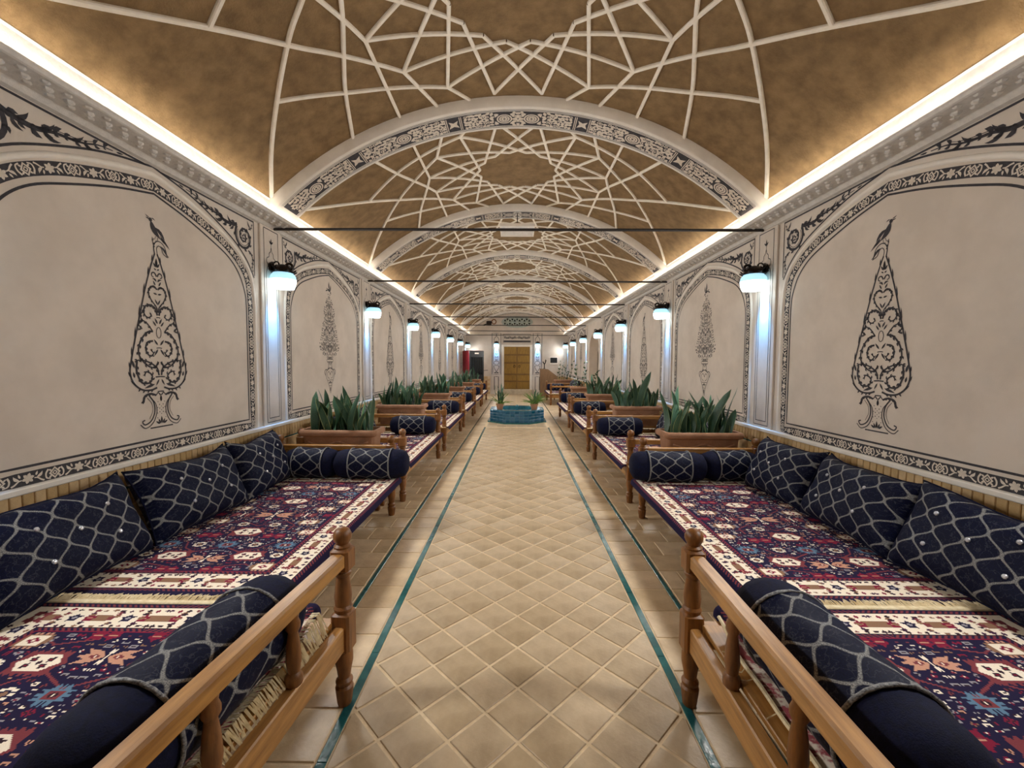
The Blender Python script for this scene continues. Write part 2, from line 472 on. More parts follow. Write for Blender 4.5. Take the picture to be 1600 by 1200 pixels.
# paving beyond the lozenges, around and behind the pool
y = YEND + 0.06
pol3 = []
while y < YE - 0.3:
    for k in range(6):
        x0 = xl + (xr - xl) * k / 6; pol3.append([(x0, y), (x0 + (xr - xl) / 6 - 0.01, y), (x0 + (xr - xl) / 6 - 0.01, y + 0.24), (x0, y + 0.24)])
    y += 0.25
for q in (pol, pol2, pol3): q.sort(key=lambda q: np.mean([p[1] for p in q]))
lay('border_tile', pol, M['tile2'], 300, fl)
vis = [q for q in pol2 if abs(np.mean([p[0] for p in q])) < 1.55]; hid = [q for q in pol2 if abs(np.mean([p[0] for p in q])) >= 1.55]
lay('paving_tile', vis + hid, M['tile2'], 280, fl)
lay('end_paving_tile', pol3, M['tile'], 290, fl)
for sx in (-1, 1):
    for xx, hw, y1 in ((XI, 0.019, YEND), (1.0, 0.014, YE - 0.3)):
        yy = 0.9
        while yy < y1 - 0.05:
            L = min(0.6, y1 - yy)
            x = XC + sx * xx
            MB().bbox(x - hw, x + hw, yy, yy + L - 0.002, -0.004, 0.0045, 0.0015).build('glazed_strip', M['teal'], fl)
            yy += L
MB().bbox(XC - XI - 0.02, XC + XI + 0.02, YEND, YEND + 0.03, -0.004, 0.0055, 0.0015).build('end_strip', M['stone'], fl)

# ------------------------------------------------------------------ walls
ARCH_IN = [(0, 2.614), (0.265, 2.549), (0.53, 2.459), (0.73, 2.372), (0.86, 2.254), (0.93, 2.103), (0.945, 1.98)]
ARCH_OUT = [(0, 2.705), (0.2, 2.668), (0.415, 2.612), (0.67, 2.522), (0.875, 2.40), (1.0, 2.245), (1.04, 2.0)]
ARCH_MO = [(0, 2.79), (0.3, 2.732), (0.54, 2.652), (0.80, 2.535), (0.965, 2.409), (1.068, 2.27)]
def arch_closed(a, zb):
    r = spline(a, 6); pts = [(p[0], p[1]) for p in r]
    full = [(-x, z) for x, z in pts[::-1]] + pts[1:]
    side = lambda s: [(s, z) for z in np.linspace(full[-1][1], zb, 9)[1:]]
    xr_ = full[-1][0]
    return full + side(xr_) + [(x, zb) for x in np.linspace(xr_, -xr_, 15)[1:]] + side(-xr_)[::-1][1:]
def open_wall(side):
    sx = -1 if side == 'left' else 1
    m = MB(); x0, x1 = sorted((sx * W, sx * (W + 0.3)))
    if side == 'left':
        m.box(x0, x1, YB - 0.3, YE + 0.3, 0, 3.2)
    else:
        yc = BAYS[4]; hw = 0.80
        m.box(x0, x1, YB - 0.3, yc - hw, 0, 3.2); m.box(x0, x1, yc + hw, YE + 0.3, 0, 3.2)
        pts = [(-hw, 1.9)] + [(hw * math.cos(a), 1.9 + 0.55 * math.sin(a)) for a in np.linspace(PI, 0, 13)][1:-1] + [(hw, 1.9)]
        front = [(x0, yc + s, z) for s, z in pts] ; top = [(x0, yc + s, 3.2) for s, z in pts]
        m.loops([front, top], closed=False)
        back = [(x1 + 0.25, yc + s, z) for s, z in pts]
        m.loops([front, back], closed=False)
        m.box(x1 + 0.25, x1 + 0.3, yc - hw - 0.05, yc + hw + 0.05, -0.1, 3.2)
        m.box(x1 - 0.02, x1 + 0.26, yc - hw - 0.05, yc - hw, 0, 3.2); m.box(x1 - 0.02, x1 + 0.26, yc + hw, yc + hw + 0.05, 0, 3.2)
        m.box(x0 + 0.1, x1 + 0.26, yc - hw, yc + hw, -0.1, 0.0)
        m.add([(x1 + 0.25, yc + s, z) for s, z in pts] + [(x1 + 0.25, yc + s, 3.2) for s, z in pts], [])
    return m.build('wall_' + side, M['plaster'], kind='structure')
wall = {'left': open_wall('left'), 'right': open_wall('right')}
def wfn(side, off):
    """map (s along hall, z) to the wall surface, raised by off"""
    sx = -1 if side == 'left' else 1
    return lambda s, z: (sx * (W - off), s, z)

# frieze motif: one period, a in 0..1 along, b in -.5..+.5 across (aspect period/width = K)
K_F = 3.6
def frieze_tile():
    a = Art()
    def q(x, y): return (x, y)
    cx = 0.9      # lozenge blossom at a=0.25*K
    a.stroke([(cx - 0.34, 0), (cx, 0.40), (cx + 0.34, 0), (cx, -0.40)], 0.16, closed=True)
    a.stroke([(cx - 0.15, 0), (cx, 0.16), (cx + 0.15, 0), (cx, -0.16)], 0.10, closed=True)
    for sx in (-1, 1):
        for sy in (-1, 1):
            a.leaf(cx + sx * 0.22, sy * 0.18, cx + sx * 0.42, sy * 0.34, 0.16, 0, 3)
        a.stroke(spline([(cx + sx * 0.30, 0.42), (cx + sx * 0.58, 0.30), (cx + sx * 0.62, -0.05), (cx + sx * 0.45, -0.36)], 4), 0.09, 0.14)
    fx = 2.7
    a.flower(fx, 0, 0.42, 6, 0.26, 0.62); a.disc(fx, 0, 0.2, 8)
    for sx in (-1, 1):
        a.stroke(spline([(fx + sx * 0.40, 0.05), (fx + sx * 0.62, 0.10), (fx + sx * 0.85, 0.30), (fx + sx * 1.05, 0.42)], 3), 0.08, 0.13)
        a.leaf(fx + sx * 0.55, 0.05, fx + sx * 0.95, -0.36, 0.22, 0.15 * sx, 4)
        a.leaf(fx + sx * 0.50, -0.1, fx + sx * 0.62, -0.44, 0.16, 0, 3)
    return a
FT = frieze_tile()
def band_along(path, width, tile, K):
    """dark ribbon plus tile shapes repeated along a closed path"""
    Pn = [np.array(p, float) for p in path]; n = len(Pn)
    seg = [np.hypot(*(Pn[(i + 1) % n] - Pn[i])) for i in range(n)]; cum = np.concatenate([[0], np.cumsum(seg)]); Ltot = cum[-1]
    reps = max(1, round(Ltot / (width * K))); per = Ltot / reps
    nor = []
    for i in range(n):
        t = Pn[(i + 1) % n] - Pn[i - 1]; t /= np.hypot(*t); nor.append(np.array([-t[1], t[0]]))
    def at(d, b):
        d = d % Ltot; i = int(np.searchsorted(cum, d, side='right') - 1); i = min(i, n - 1); u = (d - cum[i]) / (seg[i] or 1)
        p = Pn[i] * (1 - u) + Pn[(i + 1) % n] * u; nn = nor[i] * (1 - u) + nor[(i + 1) % n] * u
        return p + nn * b
    dark = Art().stroke(path, width, closed=True)
    pat = Art()
    for r in range(reps):
        pat.merge(tile, lambda x, y: at((r + x / K) * per, y * width * 0.96))
    return dark, pat
mid = [((x0 * 0.52 + x1 * 0.48), (z0 * 0.52 + z1 * 0.48)) for (x0, z0), (x1, z1) in zip(ARCH_IN, ARCH_OUT)]
mid = [(ARCH_OUT[i][0] - 0.040 * (1 if i else 0) * (i / 6), ARCH_OUT[i][1] - 0.042 * (1 - 0.9 * (i / 6) ** 2)) for i in range(7)]
BAND_PATH = arch_closed(mid, 0.912)
band_dark, band_pat = band_along(BAND_PATH, 0.068, FT, K_F)
line_in = Art().stroke(arch_closed(ARCH_IN, 0.972), 0.013, closed=True)
# moulding: a raised white roll along the arch head between band and spandrel
def moulding_mesh(side):
    sx = -1 if side == 'left' else 1
    pts = [((ARCH_OUT[i][0] + 0.018 * (0.3 + i / 6)), ARCH_OUT[i][1] + 0.030 * (1.15 - i / 6 * 0.9)) for i in range(7)]
    r = spline(pts, 6); pts = [(p[0], p[1]) for p in r]; pts += [(pts[-1][0] , z) for z in np.linspace(pts[-1][1], 0.885, 6)[1:]]
    full = [(-x, z) for x, z in pts[::-1]] + pts[1:]
    m = MB(); loops = []
    for i, (s, z) in enumerate(full):
        t = np.array(full[min(i + 1, len(full) - 1)]) - np.array(full[max(i - 1, 0)]); t /= np.hypot(*t); nn = np.array([-t[1], t[0]])
        l = []
        for b, h in ((-0.017, 0.0), (-0.013, 0.009), (0.0, 0.015), (0.013, 0.009), (0.017, 0.0)):
            l.append((sx * (W - h), s + nn[0] * b, z + nn[1] * b))
        loops.append(l)
    m.loops(loops, closed=False)
    return m.mesh('arch_moulding', M['white'], True)
def spandrel():
    a = Art()
    mo = [(p[0], p[1]) for p in spline(ARCH_MO, 5)]
    a.stroke(mo, 0.013)
    a.stroke([(0.06, 2.779), (1.075, 2.779)], 0.013); a.stroke([(1.075, 2.785), (1.075, 2.29)], 0.011)
    # scroll: big spiral near the pilaster, acanthus tail towards the apex
    sp = spiral(0.935, 2.605, 0.118, 0.018, 2.5, 1.75, 40)
    a.scroll(sp, 0.026, 0.010, 0.046, 3, True, 0.55)
    a.stroke(spiral(0.935, 2.605, 0.094, 0.03, 2.6, 1.2, 26), 0.006, 0.003)
    a.flower(0.935, 2.605, 0.03, 5)
    tail = [(p[0], p[1]) for p in spline([(0.845, 2.69), (0.77, 2.668), (0.69, 2.665), (0.61, 2.69), (0.53, 2.70), (0.45, 2.715), (0.37, 2.745), (0.28, 2.757)], 6)]
    a.scroll(tail, 0.027, 0.005, 0.066, 4, True, 0.5)
    a.stroke([(p[0], p[1] + 0.014) for p in tail[4:-8]], 0.006, 0.003)
    for x0, y0, x1, y1, w_ in ((0.70, 2.672, 0.60, 2.735, 0.026), (0.66, 2.668, 0.57, 2.655, 0.022), (0.54, 2.70, 0.45, 2.752, 0.020), (0.79, 2.672, 0.72, 2.728, 0.024), (0.80, 2.67, 0.745, 2.622, 0.022), (0.46, 2.715, 0.39, 2.712, 0.014)):
        a.leaf(x0, y0, x1, y1, w_, 0.16, 5)
    a.leaf(0.26, 2.759, 0.21, 2.766, 0.012)
    dn = [(p[0], p[1]) for p in spline([(0.99, 2.50), (1.035, 2.475), (1.052, 2.42), (1.045, 2.37), (1.055, 2.32)], 6)]
    a.scroll(dn, 0.014, 0.004, 0.036, 4, True, 0.45)
    a.scroll([(p[0], p[1]) for p in spline([(1.0, 2.69), (1.035, 2.71), (1.05, 2.755)], 5)], 0.012, 0.004, 0.026, 3)
    a.leaf(1.03, 2.70, 0.985, 2.765, 0.018, 0.1)
    return a.mirrored()
SPAN = spandrel()
def cypress():
    """cypress of scrollwork with a bird on its bent tip; x to the right, y down in sketch units"""
    k, kz = 0.00158, 0.00128
    T = lambda x, y: (x * k, 2.465 - (y - 40) * kz)
    def TT(l): return [T(*p) for p in l]
    a = Art()                                   # right half, mirrored later
    out = spline([(6, 232), (30, 310), (58, 420), (88, 560), (115, 690), (134, 790), (142, 850), (128, 905), (92, 940), (50, 946), (18, 935)], 6)
    a.stroke(TT(out), 0.010, 0.013)
    for i in range(4, len(out) - 12, 5):
        p, q = out[i], out[i - 3]; a.leaf(*T(p[0], p[1]), *T(q[0] + 9, q[1] - 4), 0.012, 0, 3)
    for i in range(len(out) - 14, len(out) - 2, 3):
        p = out[i]; a.leaf(*T(*p), *T(p[0] + 10, p[1] + 14), 0.012, 0, 3)
    S = lambda l, w0, w1, ll, ev=3: a.scroll(TT(spline(l, 5)), w0 * 1.45, w1 * 1.5, ll * 0.95, max(ev, 3), True, 0.50)
    a.leaf(*T(0, 305), *T(0, 255), 0.020); a.leaf(*T(3, 305), *T(16, 280), 0.013); a.leaf(*T(2, 318), *T(14, 310), 0.01)
    S([(2, 352), (10, 335), (22, 335), (26, 350), (16, 358)], 0.007, 0.004, 0.0, 50)
    a.leaf(*T(2, 380), *T(24, 366), 0.014, 0.2); a.leaf(*T(8, 400), *T(20, 375), 0.012)
    S([(2, 420), (16, 405), (36, 415), (44, 445), (30, 480), (8, 510), (0, 540)], 0.008, 0.005, 0.022, 3)
    a.leaf(*T(2, 445), *T(22, 440), 0.012); a.leaf(*T(0, 500), *T(14, 470), 0.012)
    S([(4, 555), (14, 520), (40, 505), (66, 520), (68, 555), (50, 572), (34, 560), (40, 545)], 0.009, 0.005, 0.028, 2)
    S([(66, 530), (84, 560), (82, 590), (92, 600)], 0.006, 0.003, 0.02, 3)
    a.leaf(*T(4, 600), *T(18, 570), 0.014); a.leaf(*T(12, 612), *T(28, 585), 0.012)
    S([(30, 640), (58, 600), (84, 590), (96, 615), (82, 628), (100, 640)], 0.007, 0.004, 0.026, 2)
    S([(28, 640), (60, 650), (92, 700), (100, 760), (70, 810), (30, 830), (8, 800), (14, 818)], 0.009, 0.006, 0.034, 2)
    S([(30, 690), (58, 700), (66, 740), (46, 770), (30, 755), (44, 735)], 0.009, 0.005, 0.028, 2)
    a.leaf(*T(6, 712), *T(26, 680), 0.014); a.leaf(*T(6, 732), *T(26, 768), 0.014)
    S([(6, 870), (16, 830), (56, 800), (96, 790), (120, 800)], 0.009, 0.005, 0.036, 2)
    S([(110, 800), (112, 850), (90, 905), (50, 905), (40, 870), (66, 850), (78, 870)], 0.010, 0.006, 0.036, 2)
    a.leaf(*T(122, 830), *T(132, 790), 0.018); a.leaf(*T(122, 880), *T(128, 850), 0.016); a.leaf(*T(28, 915), *T(80, 935), 0.018)
    a.leaf(*T(6, 890), *T(22, 925), 0.012)
    a.stroke(TT([(0, 565), (10, 567)]), 0.006); a.stroke(TT([(0, 725), (14, 727)]), 0.006); a.stroke(TT([(0, 877), (24, 879)]), 0.009); a.stroke(TT([(0, 955), (16, 956)]), 0.008)
    # foot: incurved legs with volutes
    S([(24, 975), (50, 965), (78, 975), (86, 1000), (92, 1010)], 0.009, 0.012, 0.024, 3)
    a.stroke(TT(spline([(60, 972), (38, 1010), (34, 1060), (52, 1105), (82, 1122), (94, 1105), (82, 1098)], 6)), 0.010, 0.008)
    a.stroke(TT(spline([(52, 985), (28, 1020), (24, 1066), (44, 1118), (80, 1140), (104, 1118)], 6)), 0.006, 0.006)
    a.stroke(TT(spline([(68, 985), (48, 1015), (44, 1055), (60, 1095)], 6)), 0.004, 0.003)
    a.stroke(TT([(0, 1144), (58, 1144)]), 0.009)
    for xx in (0.1, 16, 30): a.leaf(*T(xx * 0.3, 1128), *T(xx, 1088 + xx * 0.8), 0.014)
    a.leaf(*T(0, 1010), *T(0, 975), 0.018); S([(2, 975), (14, 962), (24, 975)], 0.006, 0.004, 0, 50)
    for yy in (1025, 1045, 1065): a.disc(*T(9, yy), 0.004, 6); a.disc(*T(0.1, yy + 10), 0.003, 6)
    for yy in (1010, 1040, 1070, 1095): a.disc(*T(18 + (yy - 1040) * 0.05, yy), 0.0035, 6)
    m = a.mirrored()
    m.ring(*T(0, 645), 0.019, 0.005, 18, 0.036)
    # bent tip and bird (not mirrored): beak towards the viewer's end of the hall
    m.stroke(TT(spline([(-7, 235), (-10, 195), (4, 168), (26, 165), (46, 185), (56, 220), (66, 232)], 6)), 0.008, 0.005)
    m.stroke(TT(spline([(8, 240), (4, 205), (14, 188), (28, 195), (38, 222), (62, 236)], 6)), 0.005, 0.006)
    m.leaf(*T(22, 185), *T(60, 236), 0.018, 0.12)
    m.scroll(TT(spline([(-6, 200), (-14, 175), (-16, 150)], 4)), 0.008, 0.003, 0.02, 3)
    m.leaf(*T(-22, 66), *T(28, 150), 0.040, -0.10, 6)             # body
    m.disc(*T(-22, 64), 0.014, 10, 0.013)                         # head
    m.leaf(*T(-24, 62), *T(-46, 60), 0.008); m.leaf(*T(-26, 54), *T(-48, 44), 0.007, 0.1); m.leaf(*T(-18, 54), *T(2, 62), 0.008, 0.1)
    m.leaf(*T(0, 95), *T(48, 150), 0.026, 0.08); m.leaf(*T(22, 130), *T(74, 190), 0.016); m.leaf(*T(20, 140), *T(62, 176), 0.012)
    m.stroke(TT([(2, 140), (-4, 158), (-16, 156)]), 0.004); m.stroke(TT([(12, 146), (10, 164), (0, 165)]), 0.004)
    return m
def vase_bush():
    a = Art(); r = random.Random(3)
    # flowering bush of sprigs, half, mirrored
    prof = [(1.545, 0.07), (1.60, 0.20), (1.67, 0.275), (1.75, 0.25), (1.85, 0.23), (1.93, 0.18), (2.03, 0.155), (2.12, 0.15), (2.20, 0.10), (2.30, 0.055), (2.39, 0.008)]
    zz = [p[0] for p in prof]; ww = [p[1] for p in prof]
    z = 1.55
    while z < 2.37:
        wmax = float(np.interp(z, zz, ww)); x = 0.014
        while x < wmax + 0.006:
            t = r.random(); s = 0.75 + 0.5 * r.random(); ang = r.uniform(-0.5, 0.5) + PI / 2 - 1.1 * x / (wmax + 1e-3)
            zx = z + r.uniform(-0.008, 0.008)
            if t < 0.30: a.flower(x, zx, 0.017 * s, 5, r.random(), 0.7)
            elif t < 0.88:
                a.leaf(x, zx, x + 0.032 * s * math.cos(ang), zx + 0.032 * s * math.sin(ang), 0.014 * s, 0.1, 3)
            else: a.disc(x, zx, 0.007 * s, 6)
            x += 0.030 + r.uniform(-0.004, 0.006)
        z += 0.030
    for zb in (1.60, 1.70, 1.85, 2.02, 2.15):
        w_ = float(np.interp(zb + 0.05, zz, ww))
        a.stroke([(p[0], p[1]) for p in spline([(0.0, zb - 0.05), (w_ * 0.45, zb - 0.01), (w_ * 0.8, zb + 0.05)], 4)], 0.005, 0.003)
        a.stroke([(p[0], p[1]) for p in spline([(0.0, zb + 0.03), (w_ * 0.35, zb + 0.07), (w_ * 0.30, zb + 0.11), (w_ * 0.1, zb + 0.10)], 4)], 0.006, 0.003)
    # vase
    a.stroke([(0, 1.535), (0.085, 1.535), (0.092, 1.515), (0.082, 1.50), (0.0, 1.50)], 0.008)
    a.stroke([(p[0], p[1]) for p in spline([(0.06, 1.50), (0.045, 1.465), (0.05, 1.435), (0.03, 1.425)], 4)], 0.008)
    a.leaf(0.02, 1.505, 0.035, 1.465, 0.016); a.leaf(0.0, 1.49, 0.0, 1.45, 0.016)
    a.stroke([(0, 1.42), (0.075, 1.415)], 0.009)
    a.stroke([(p[0], p[1]) for p in spline([(0.035, 1.41), (0.10, 1.385), (0.125, 1.34), (0.10, 1.285), (0.055, 1.22), (0.025, 1.15), (0.012, 1.09)], 5)], 0.010, 0.006)
    a.stroke([(p[0], p[1]) for p in spline([(0.085, 1.40), (0.13, 1.40), (0.155, 1.37), (0.14, 1.33)], 4)], 0.008, 0.012)
    a.stroke([(p[0], p[1]) for p in spline([(0.0, 1.33), (0.03, 1.37), (0.07, 1.365), (0.085, 1.33), (0.06, 1.295), (0.02, 1.285)], 4)], 0.008, 0.006)
    a.stroke([(0, 1.262), (0.07, 1.262)], 0.006); a.stroke([(0, 1.19), (0.04, 1.19)], 0.005)
    a.leaf(0.0, 1.25, 0.025, 1.205, 0.018, 0.1); a.leaf(0, 1.18, 0.0, 1.11, 0.018); a.leaf(0.01, 1.24, 0.045, 1.225, 0.012)
    m = a.mirrored()
    # bird flying above the top sprig
    m.leaf(-0.035, 2.425, 0.04, 2.405, 0.032, 0.1, 5); m.leaf(0.02, 2.42, 0.005, 2.535, 0.030, 0.1, 5); m.leaf(0.03, 2.41, 0.045, 2.50, 0.026, -0.1, 5)
    m.leaf(-0.03, 2.425, -0.10, 2.398, 0.018); m.leaf(-0.03, 2.43, -0.075, 2.442, 0.012); m.disc(0.045, 2.395, 0.013, 8); m.leaf(0.05, 2.39, 0.075, 2.375, 0.007)
    return m
CYP, VASE = cypress(), vase_bush()
def pilaster_art():
    a = Art()
    for hw, zb in ((0.118, 0.905), (0.086, 0.945)):
        zt = 2.775 if hw > 0.1 else 2.36
        a.stroke([(hw, zb), (hw, zt)], 0.007 if hw > 0.1 else 0.006); a.stroke([(0, zb), (hw, zb)], 0.007)
    a.stroke([(0, 2.775), (0.118, 2.775)], 0.008)
    a.stroke([(p[0], p[1]) for p in spline([(0.0, 2.61), (0.012, 2.57), (0.034, 2.55), (0.04, 2.515), (0.07, 2.50), (0.078, 2.465), (0.055, 2.435)], 5)], 0.007)
    a.stroke([(p[0], p[1]) for p in spline([(0.05, 2.43), (0.07, 2.40), (0.086, 2.36)], 4)], 0.006)
    a.leaf(0.0, 2.64, 0.0, 2.70, 0.018); a.leaf(0.004, 2.64, 0.036, 2.672, 0.016, 0.1)
    a.stroke([(0, 2.61), (0, 2.64)], 0.005)
    return a.mirrored()
PIL = pilaster_art()
for side in ('left', 'right'):
    wl = wall[side]; fnd = wfn(side, 0.0015); fnp = wfn(side, 0.0026); sx = -1 if side == 'left' else 1
    me_dark = band_dark.mesh('frieze_ground', M['ink'], fnd); me_pat = band_pat.mesh('frieze_flowers', M['cream_paint'], fnp)
    me_line = line_in.mesh('inner_line', M['ink'], fnd); me_span = SPAN.mesh('spandrel_scroll', M['ink'], fnd)
    me_c = CYP.mesh('painted_cypress', M['ink'], fnd); me_v = VASE.mesh('painted_vase', M['ink'], fnd)
    me_mo = moulding_mesh(side)
    me_pil = MB().bbox(*sorted((sx * W, sx * (W - 0.02))), -0.17, 0.17, 0.852, 2.81, 0.004).mesh('pilaster', M['plaster'])
    me_pa = PIL.mesh('pilaster_lines', M['ink'], wfn(side, 0.0215))
    for i, yc in enumerate(BAYS):
        L = (0, yc, 0)
        if side == 'right' and i == 4: continue
        link('frieze_ground', me_dark, wl, L); link('frieze_flowers', me_pat, wl, L)
        link('inner_line', me_line, wl, L); link('spandrel_scroll', me_span, wl, L); link('arch_moulding', me_mo, wl, L)
        if i % 2 == 0: link('painted_cypress', me_c, wl, L)
        else: link('painted_vase', me_v, wl, L)
    for yc in RIBS[1:]:
        p = link('pilaster', me_pil, wl, (0, yc, 0)); link('pilaster_lines', me_pa, p)

# end walls
we = MB().box(-W - 0.3, W + 0.3, YE, YE + 0.3, 0, 4.2).build('wall_far', M['plaster'], kind='structure')
MB().box(-W - 0.3, W + 0.3, YB - 0.3, YB, 0, 4.2).build('wall_back', M['plaster'], kind='structure')

# brick dado with a plaster ledge
for side in ('left', 'right'):
    sx = -1 if side == 'left' else 1
    base = MB()
    segs = [(YB, YE)] if side == 'left' else [(YB, BAYS[4] - 0.8), (BAYS[4] + 0.8, YE)]
    for a, b in segs: base.box(*sorted((sx * W, sx * (W - 0.012))), a, b, 0, 0.845)
    bb = base.build('baseboard_' + side, M['grout'], kind='structure')
    lm = MB()
    for a, b in segs: lm.bbox(*sorted((sx * W, sx * (W - 0.04))), a, b, 0.845, 0.878, 0.006)
    lm.build('ledge', M['white'], bb)
    tm = MB()
    for a, b in segs: tm.bbox(*sorted((sx * W, sx * (W - 0.016))), a, b, 0.705, 0.718, 0.002)
    tm.build('teal_course', M['teal'], bb)
    y = 1.2; n = 0; rest = MB()
    me_s = MB().bbox(-0.011, 0.011, -0.0245, 0.0245, -0.059, 0.059, 0.003).mesh('soldier_brick', M['brick'])
    while y < YE - 0.06:
        if all(not (a < y + 0.03 < b) for a, b in segs): y += 0.054; continue
        if n < 298: link('soldier_brick', me_s, bb, (sx * (W - 0.010), y + 0.0245, 0.782))
        else: rest.bbox(*sorted((sx * W, sx * (W - 0.021))), y, y + 0.049, 0.723, 0.841, 0.003)
        n += 1; y += 0.054
    if rest.v: rest.build('soldier_course', M['brick'], bb, kind='stuff')
    me_b = MB().bbox(-0.010, 0.010, -0.095, 0.095, -0.046, 0.046, 0.003).mesh('brick', M['brick'])
    rest = MB(); n = 0
    for r in range(7):
        zc = 0.653 - 0.1 * r; y = 1.2 - (0.1 if r % 2 else 0)
        while y < YE - 0.2:
            if all(not (a < y and y + 0.19 < b) for a, b in segs): y += 0.2; continue
            if r < 2 and n < 180 and y < 11: link('brick', me_b, bb, (sx * (W - 0.009), y + 0.095, zc)); n += 1
            else: rest.box(*sorted((sx * W, sx * (W - 0.018))), y, y + 0.19, zc - 0.046, zc + 0.046)
            y += 0.2
    rest.build('brick_courses', M['brick'], bb, kind='stuff')

# ------------------------------------------------------------------ cornices with concealed light
for k, side in enumerate(('left', 'right')):
    sx = -1 if side == 'left' else 1
    prof = [(2.43, 2.79), (2.40, 2.795), (2.380, 2.812), (2.372, 2.818), (2.215, 2.822), (2.205, 2.826), (2.198, 2.838), (2.200, 2.850), (2.212, 2.853), (2.222, 2.840), (2.305, 2.838), (2.307, 3.00), (2.298, 3.012), (2.43, 3.03)]
    m = MB(); m.loops([[(sx * x, y, z) for x, z in prof] for y in (YB, YE)], closed=True)
    tr = m.build('trim_%d' % (k + 1), M['cornice'], kind='structure')
    ld = MB()
    n = 12
    for i in range(n):
        y0 = YB + (YE - YB) * i / n; y1 = YB + (YE - YB) * (i + 1) / n - 0.03
        ld.box(*sorted((sx * 2.224, sx * 2.228)), y0, y1, 2.841, 2.853)
    ld.build('light_strip', M['led'], tr)
    MB().box(*sorted((sx * 2.2205, sx * 2.2235)), YB, YE, 2.839, 2.866).build('light_baffle', M['white'], tr)  # added unseen baffle, so the strip shines only towards the cove wall
    rm = MB()
    y = 1.3
    while y < YE - 0.1:
        if y < 12:
            rm.lathe([(0.024, 0), (0.020, -0.010), (0.008, -0.018)], 6, sx * 2.29, y, 2.8195)
            for dx, dy in ((0.045, 0.05), (-0.045, 0.05)):
                rm.lathe([(0.022, 0), (0.014, -0.008), (0.006, -0.010)], 5, sx * 2.29 + dx, y + dy, 2.8195)
        y += 0.1
    rm.build('relief_rosettes', M['cornice'], tr, kind='stuff')

# ------------------------------------------------------------------ vault
m = MB(); n = 40
angs = [-A0 + 2 * A0 * i / n for i in range(n + 1)]
inner = [(RV * math.sin(a), ZC + RV * math.cos(a)) for a in angs]
outer = [((RV + 0.25) * math.sin(a) * 1.04, ZC + (RV + 0.25) * math.cos(a)) for a in angs]
ring = inner + outer[::-1]
m.loops([[(x, y, z) for x, z in ring] for y in (YB - 0.3, YE + 0.3)], closed=True)
ceil = m.build('ceiling', M['mud'], kind='structure', smooth=40)
lid = MB()
for sx in (-1, 1): lid.box(*sorted((sx * 2.29, sx * 2.72)), YB - 0.3, YE + 0.3, 3.03, 3.3)
lid.build('haunch', M['mud'], ceil)
RT = 0.10; RW = 0.185
def rib_mesh():
    m = MB(); loops = []
    for i in range(n + 1):
        a = angs[i]
        def p(r): return (r * math.sin(a), ZC + r * math.cos(a))
        ro, ri = RV + 0.01, RV - RT
        l = []
        for yy, r in ((-RW, ro), (-RW, ri + 0.008), (-RW + 0.008, ri), (RW - 0.008, ri), (RW, ri + 0.008), (RW, ro)):
            x, z = p(r); l.append((x, yy, z))
        loops.append(l)
    # straight feet down behind the cornice lip
    f0 = [(x * 0.999, y, 2.842) for x, y, z in loops[0]]; f1 = [(x * 0.999, y, 2.842) for x, y, z in loops[-1]]
    m.loops([f0] + loops + [f1], closed=False)
    return m.mesh('arch_rib', M['white'], 50)
def soffit_art():
    """foliage band along the soffit: s = arc length from crown, t across"""
    r = random.Random(11); half_len = (RV - RT) * A0 * 0.985; hw = 0.116
    dark = Art(); dark.poly([(-half_len, -hw), (half_len, -hw), (half_len, hw), (-half_len, hw)])
    # subdivide the ground so that it follows the curve
    dark = Art(); seg = 60
    xs = np.linspace(-half_len, half_len, seg + 1)
    for i in range(seg): dark.poly([(xs[i], -hw), (xs[i + 1], -hw), (xs[i + 1], hw), (xs[i], hw)])
    for t, wd in ((hw + 0.014, 0.006), (-hw - 0.014, 0.006), (hw + 0.030, 0.004), (-hw - 0.030, 0.004)):
        for i in range(seg): dark.poly([(xs[i], t - wd / 2), (xs[i + 1], t - wd / 2), (xs[i + 1], t + wd / 2), (xs[i], t + wd / 2)])
    a = Art()
    meds = [0.13, 0.62, 1.12, 1.62, 2.1]
    x = 0.0; i = 0
    while x < half_len - 0.03:
        med = [k for k, c in enumerate(meds) if abs(c - x) < 0.088]
        if not med:
            for row in range(5):
                t = -hw * 0.78 + row * hw * 0.39 + r.uniform(-0.008, 0.008)
                if row == 2 and i % 3 == 0: a.flower(x, 0, 0.038, 6, r.random(), 0.75); continue
                q = r.random(); an = r.uniform(0, 2 * PI); L = 0.044 + 0.022 * r.random()
                if q < 0.75: a.leaf(x - L / 2 * math.cos(an), t - L / 2 * math.sin(an), x + L / 2 * math.cos(an), t + L / 2 * math.sin(an), 0.034, 0.2 * (r.random() - 0.5), 4)
                else: a.flower(x + r.uniform(-0.01, 0.01), t, 0.022, 5, r.random(), 0.8)
        x += 0.036; i += 1
    for k, c in enumerate(meds):
        if k % 2 == 0:
            a.ring(c, 0, 0.068, 0.015, 18); a.ring(c, 0, 0.044, 0.016, 14); a.flower(c, 0, 0.034, 6, 0, 0.9)
            for dx in (-1, 1):
                for dy in (-1, 1): a.leaf(c + dx * 0.055, dy * 0.085, c + dx * 0.09, dy * 0.03, 0.03, 0.1 * dx * dy, 4); a.flower(c + dx * 0.08, dy * 0.075, 0.02, 5, 0.2, 0.9)
        else:
            for d in (-0.078, -0.062, 0.062, 0.078): a.stroke([(c + d, -hw * 0.9), (c + d, hw * 0.9)], 0.008)
            a.poly([(c - 0.046, -0.055), (c, -0.025), (c + 0.046, -0.055), (c + 0.03, 0), (c + 0.05, 0.06), (c, 0.034), (c - 0.05, 0.06), (c - 0.03, 0)])
    return dark, a.mirrored()
sof_dark, sof_pat = soffit_art()
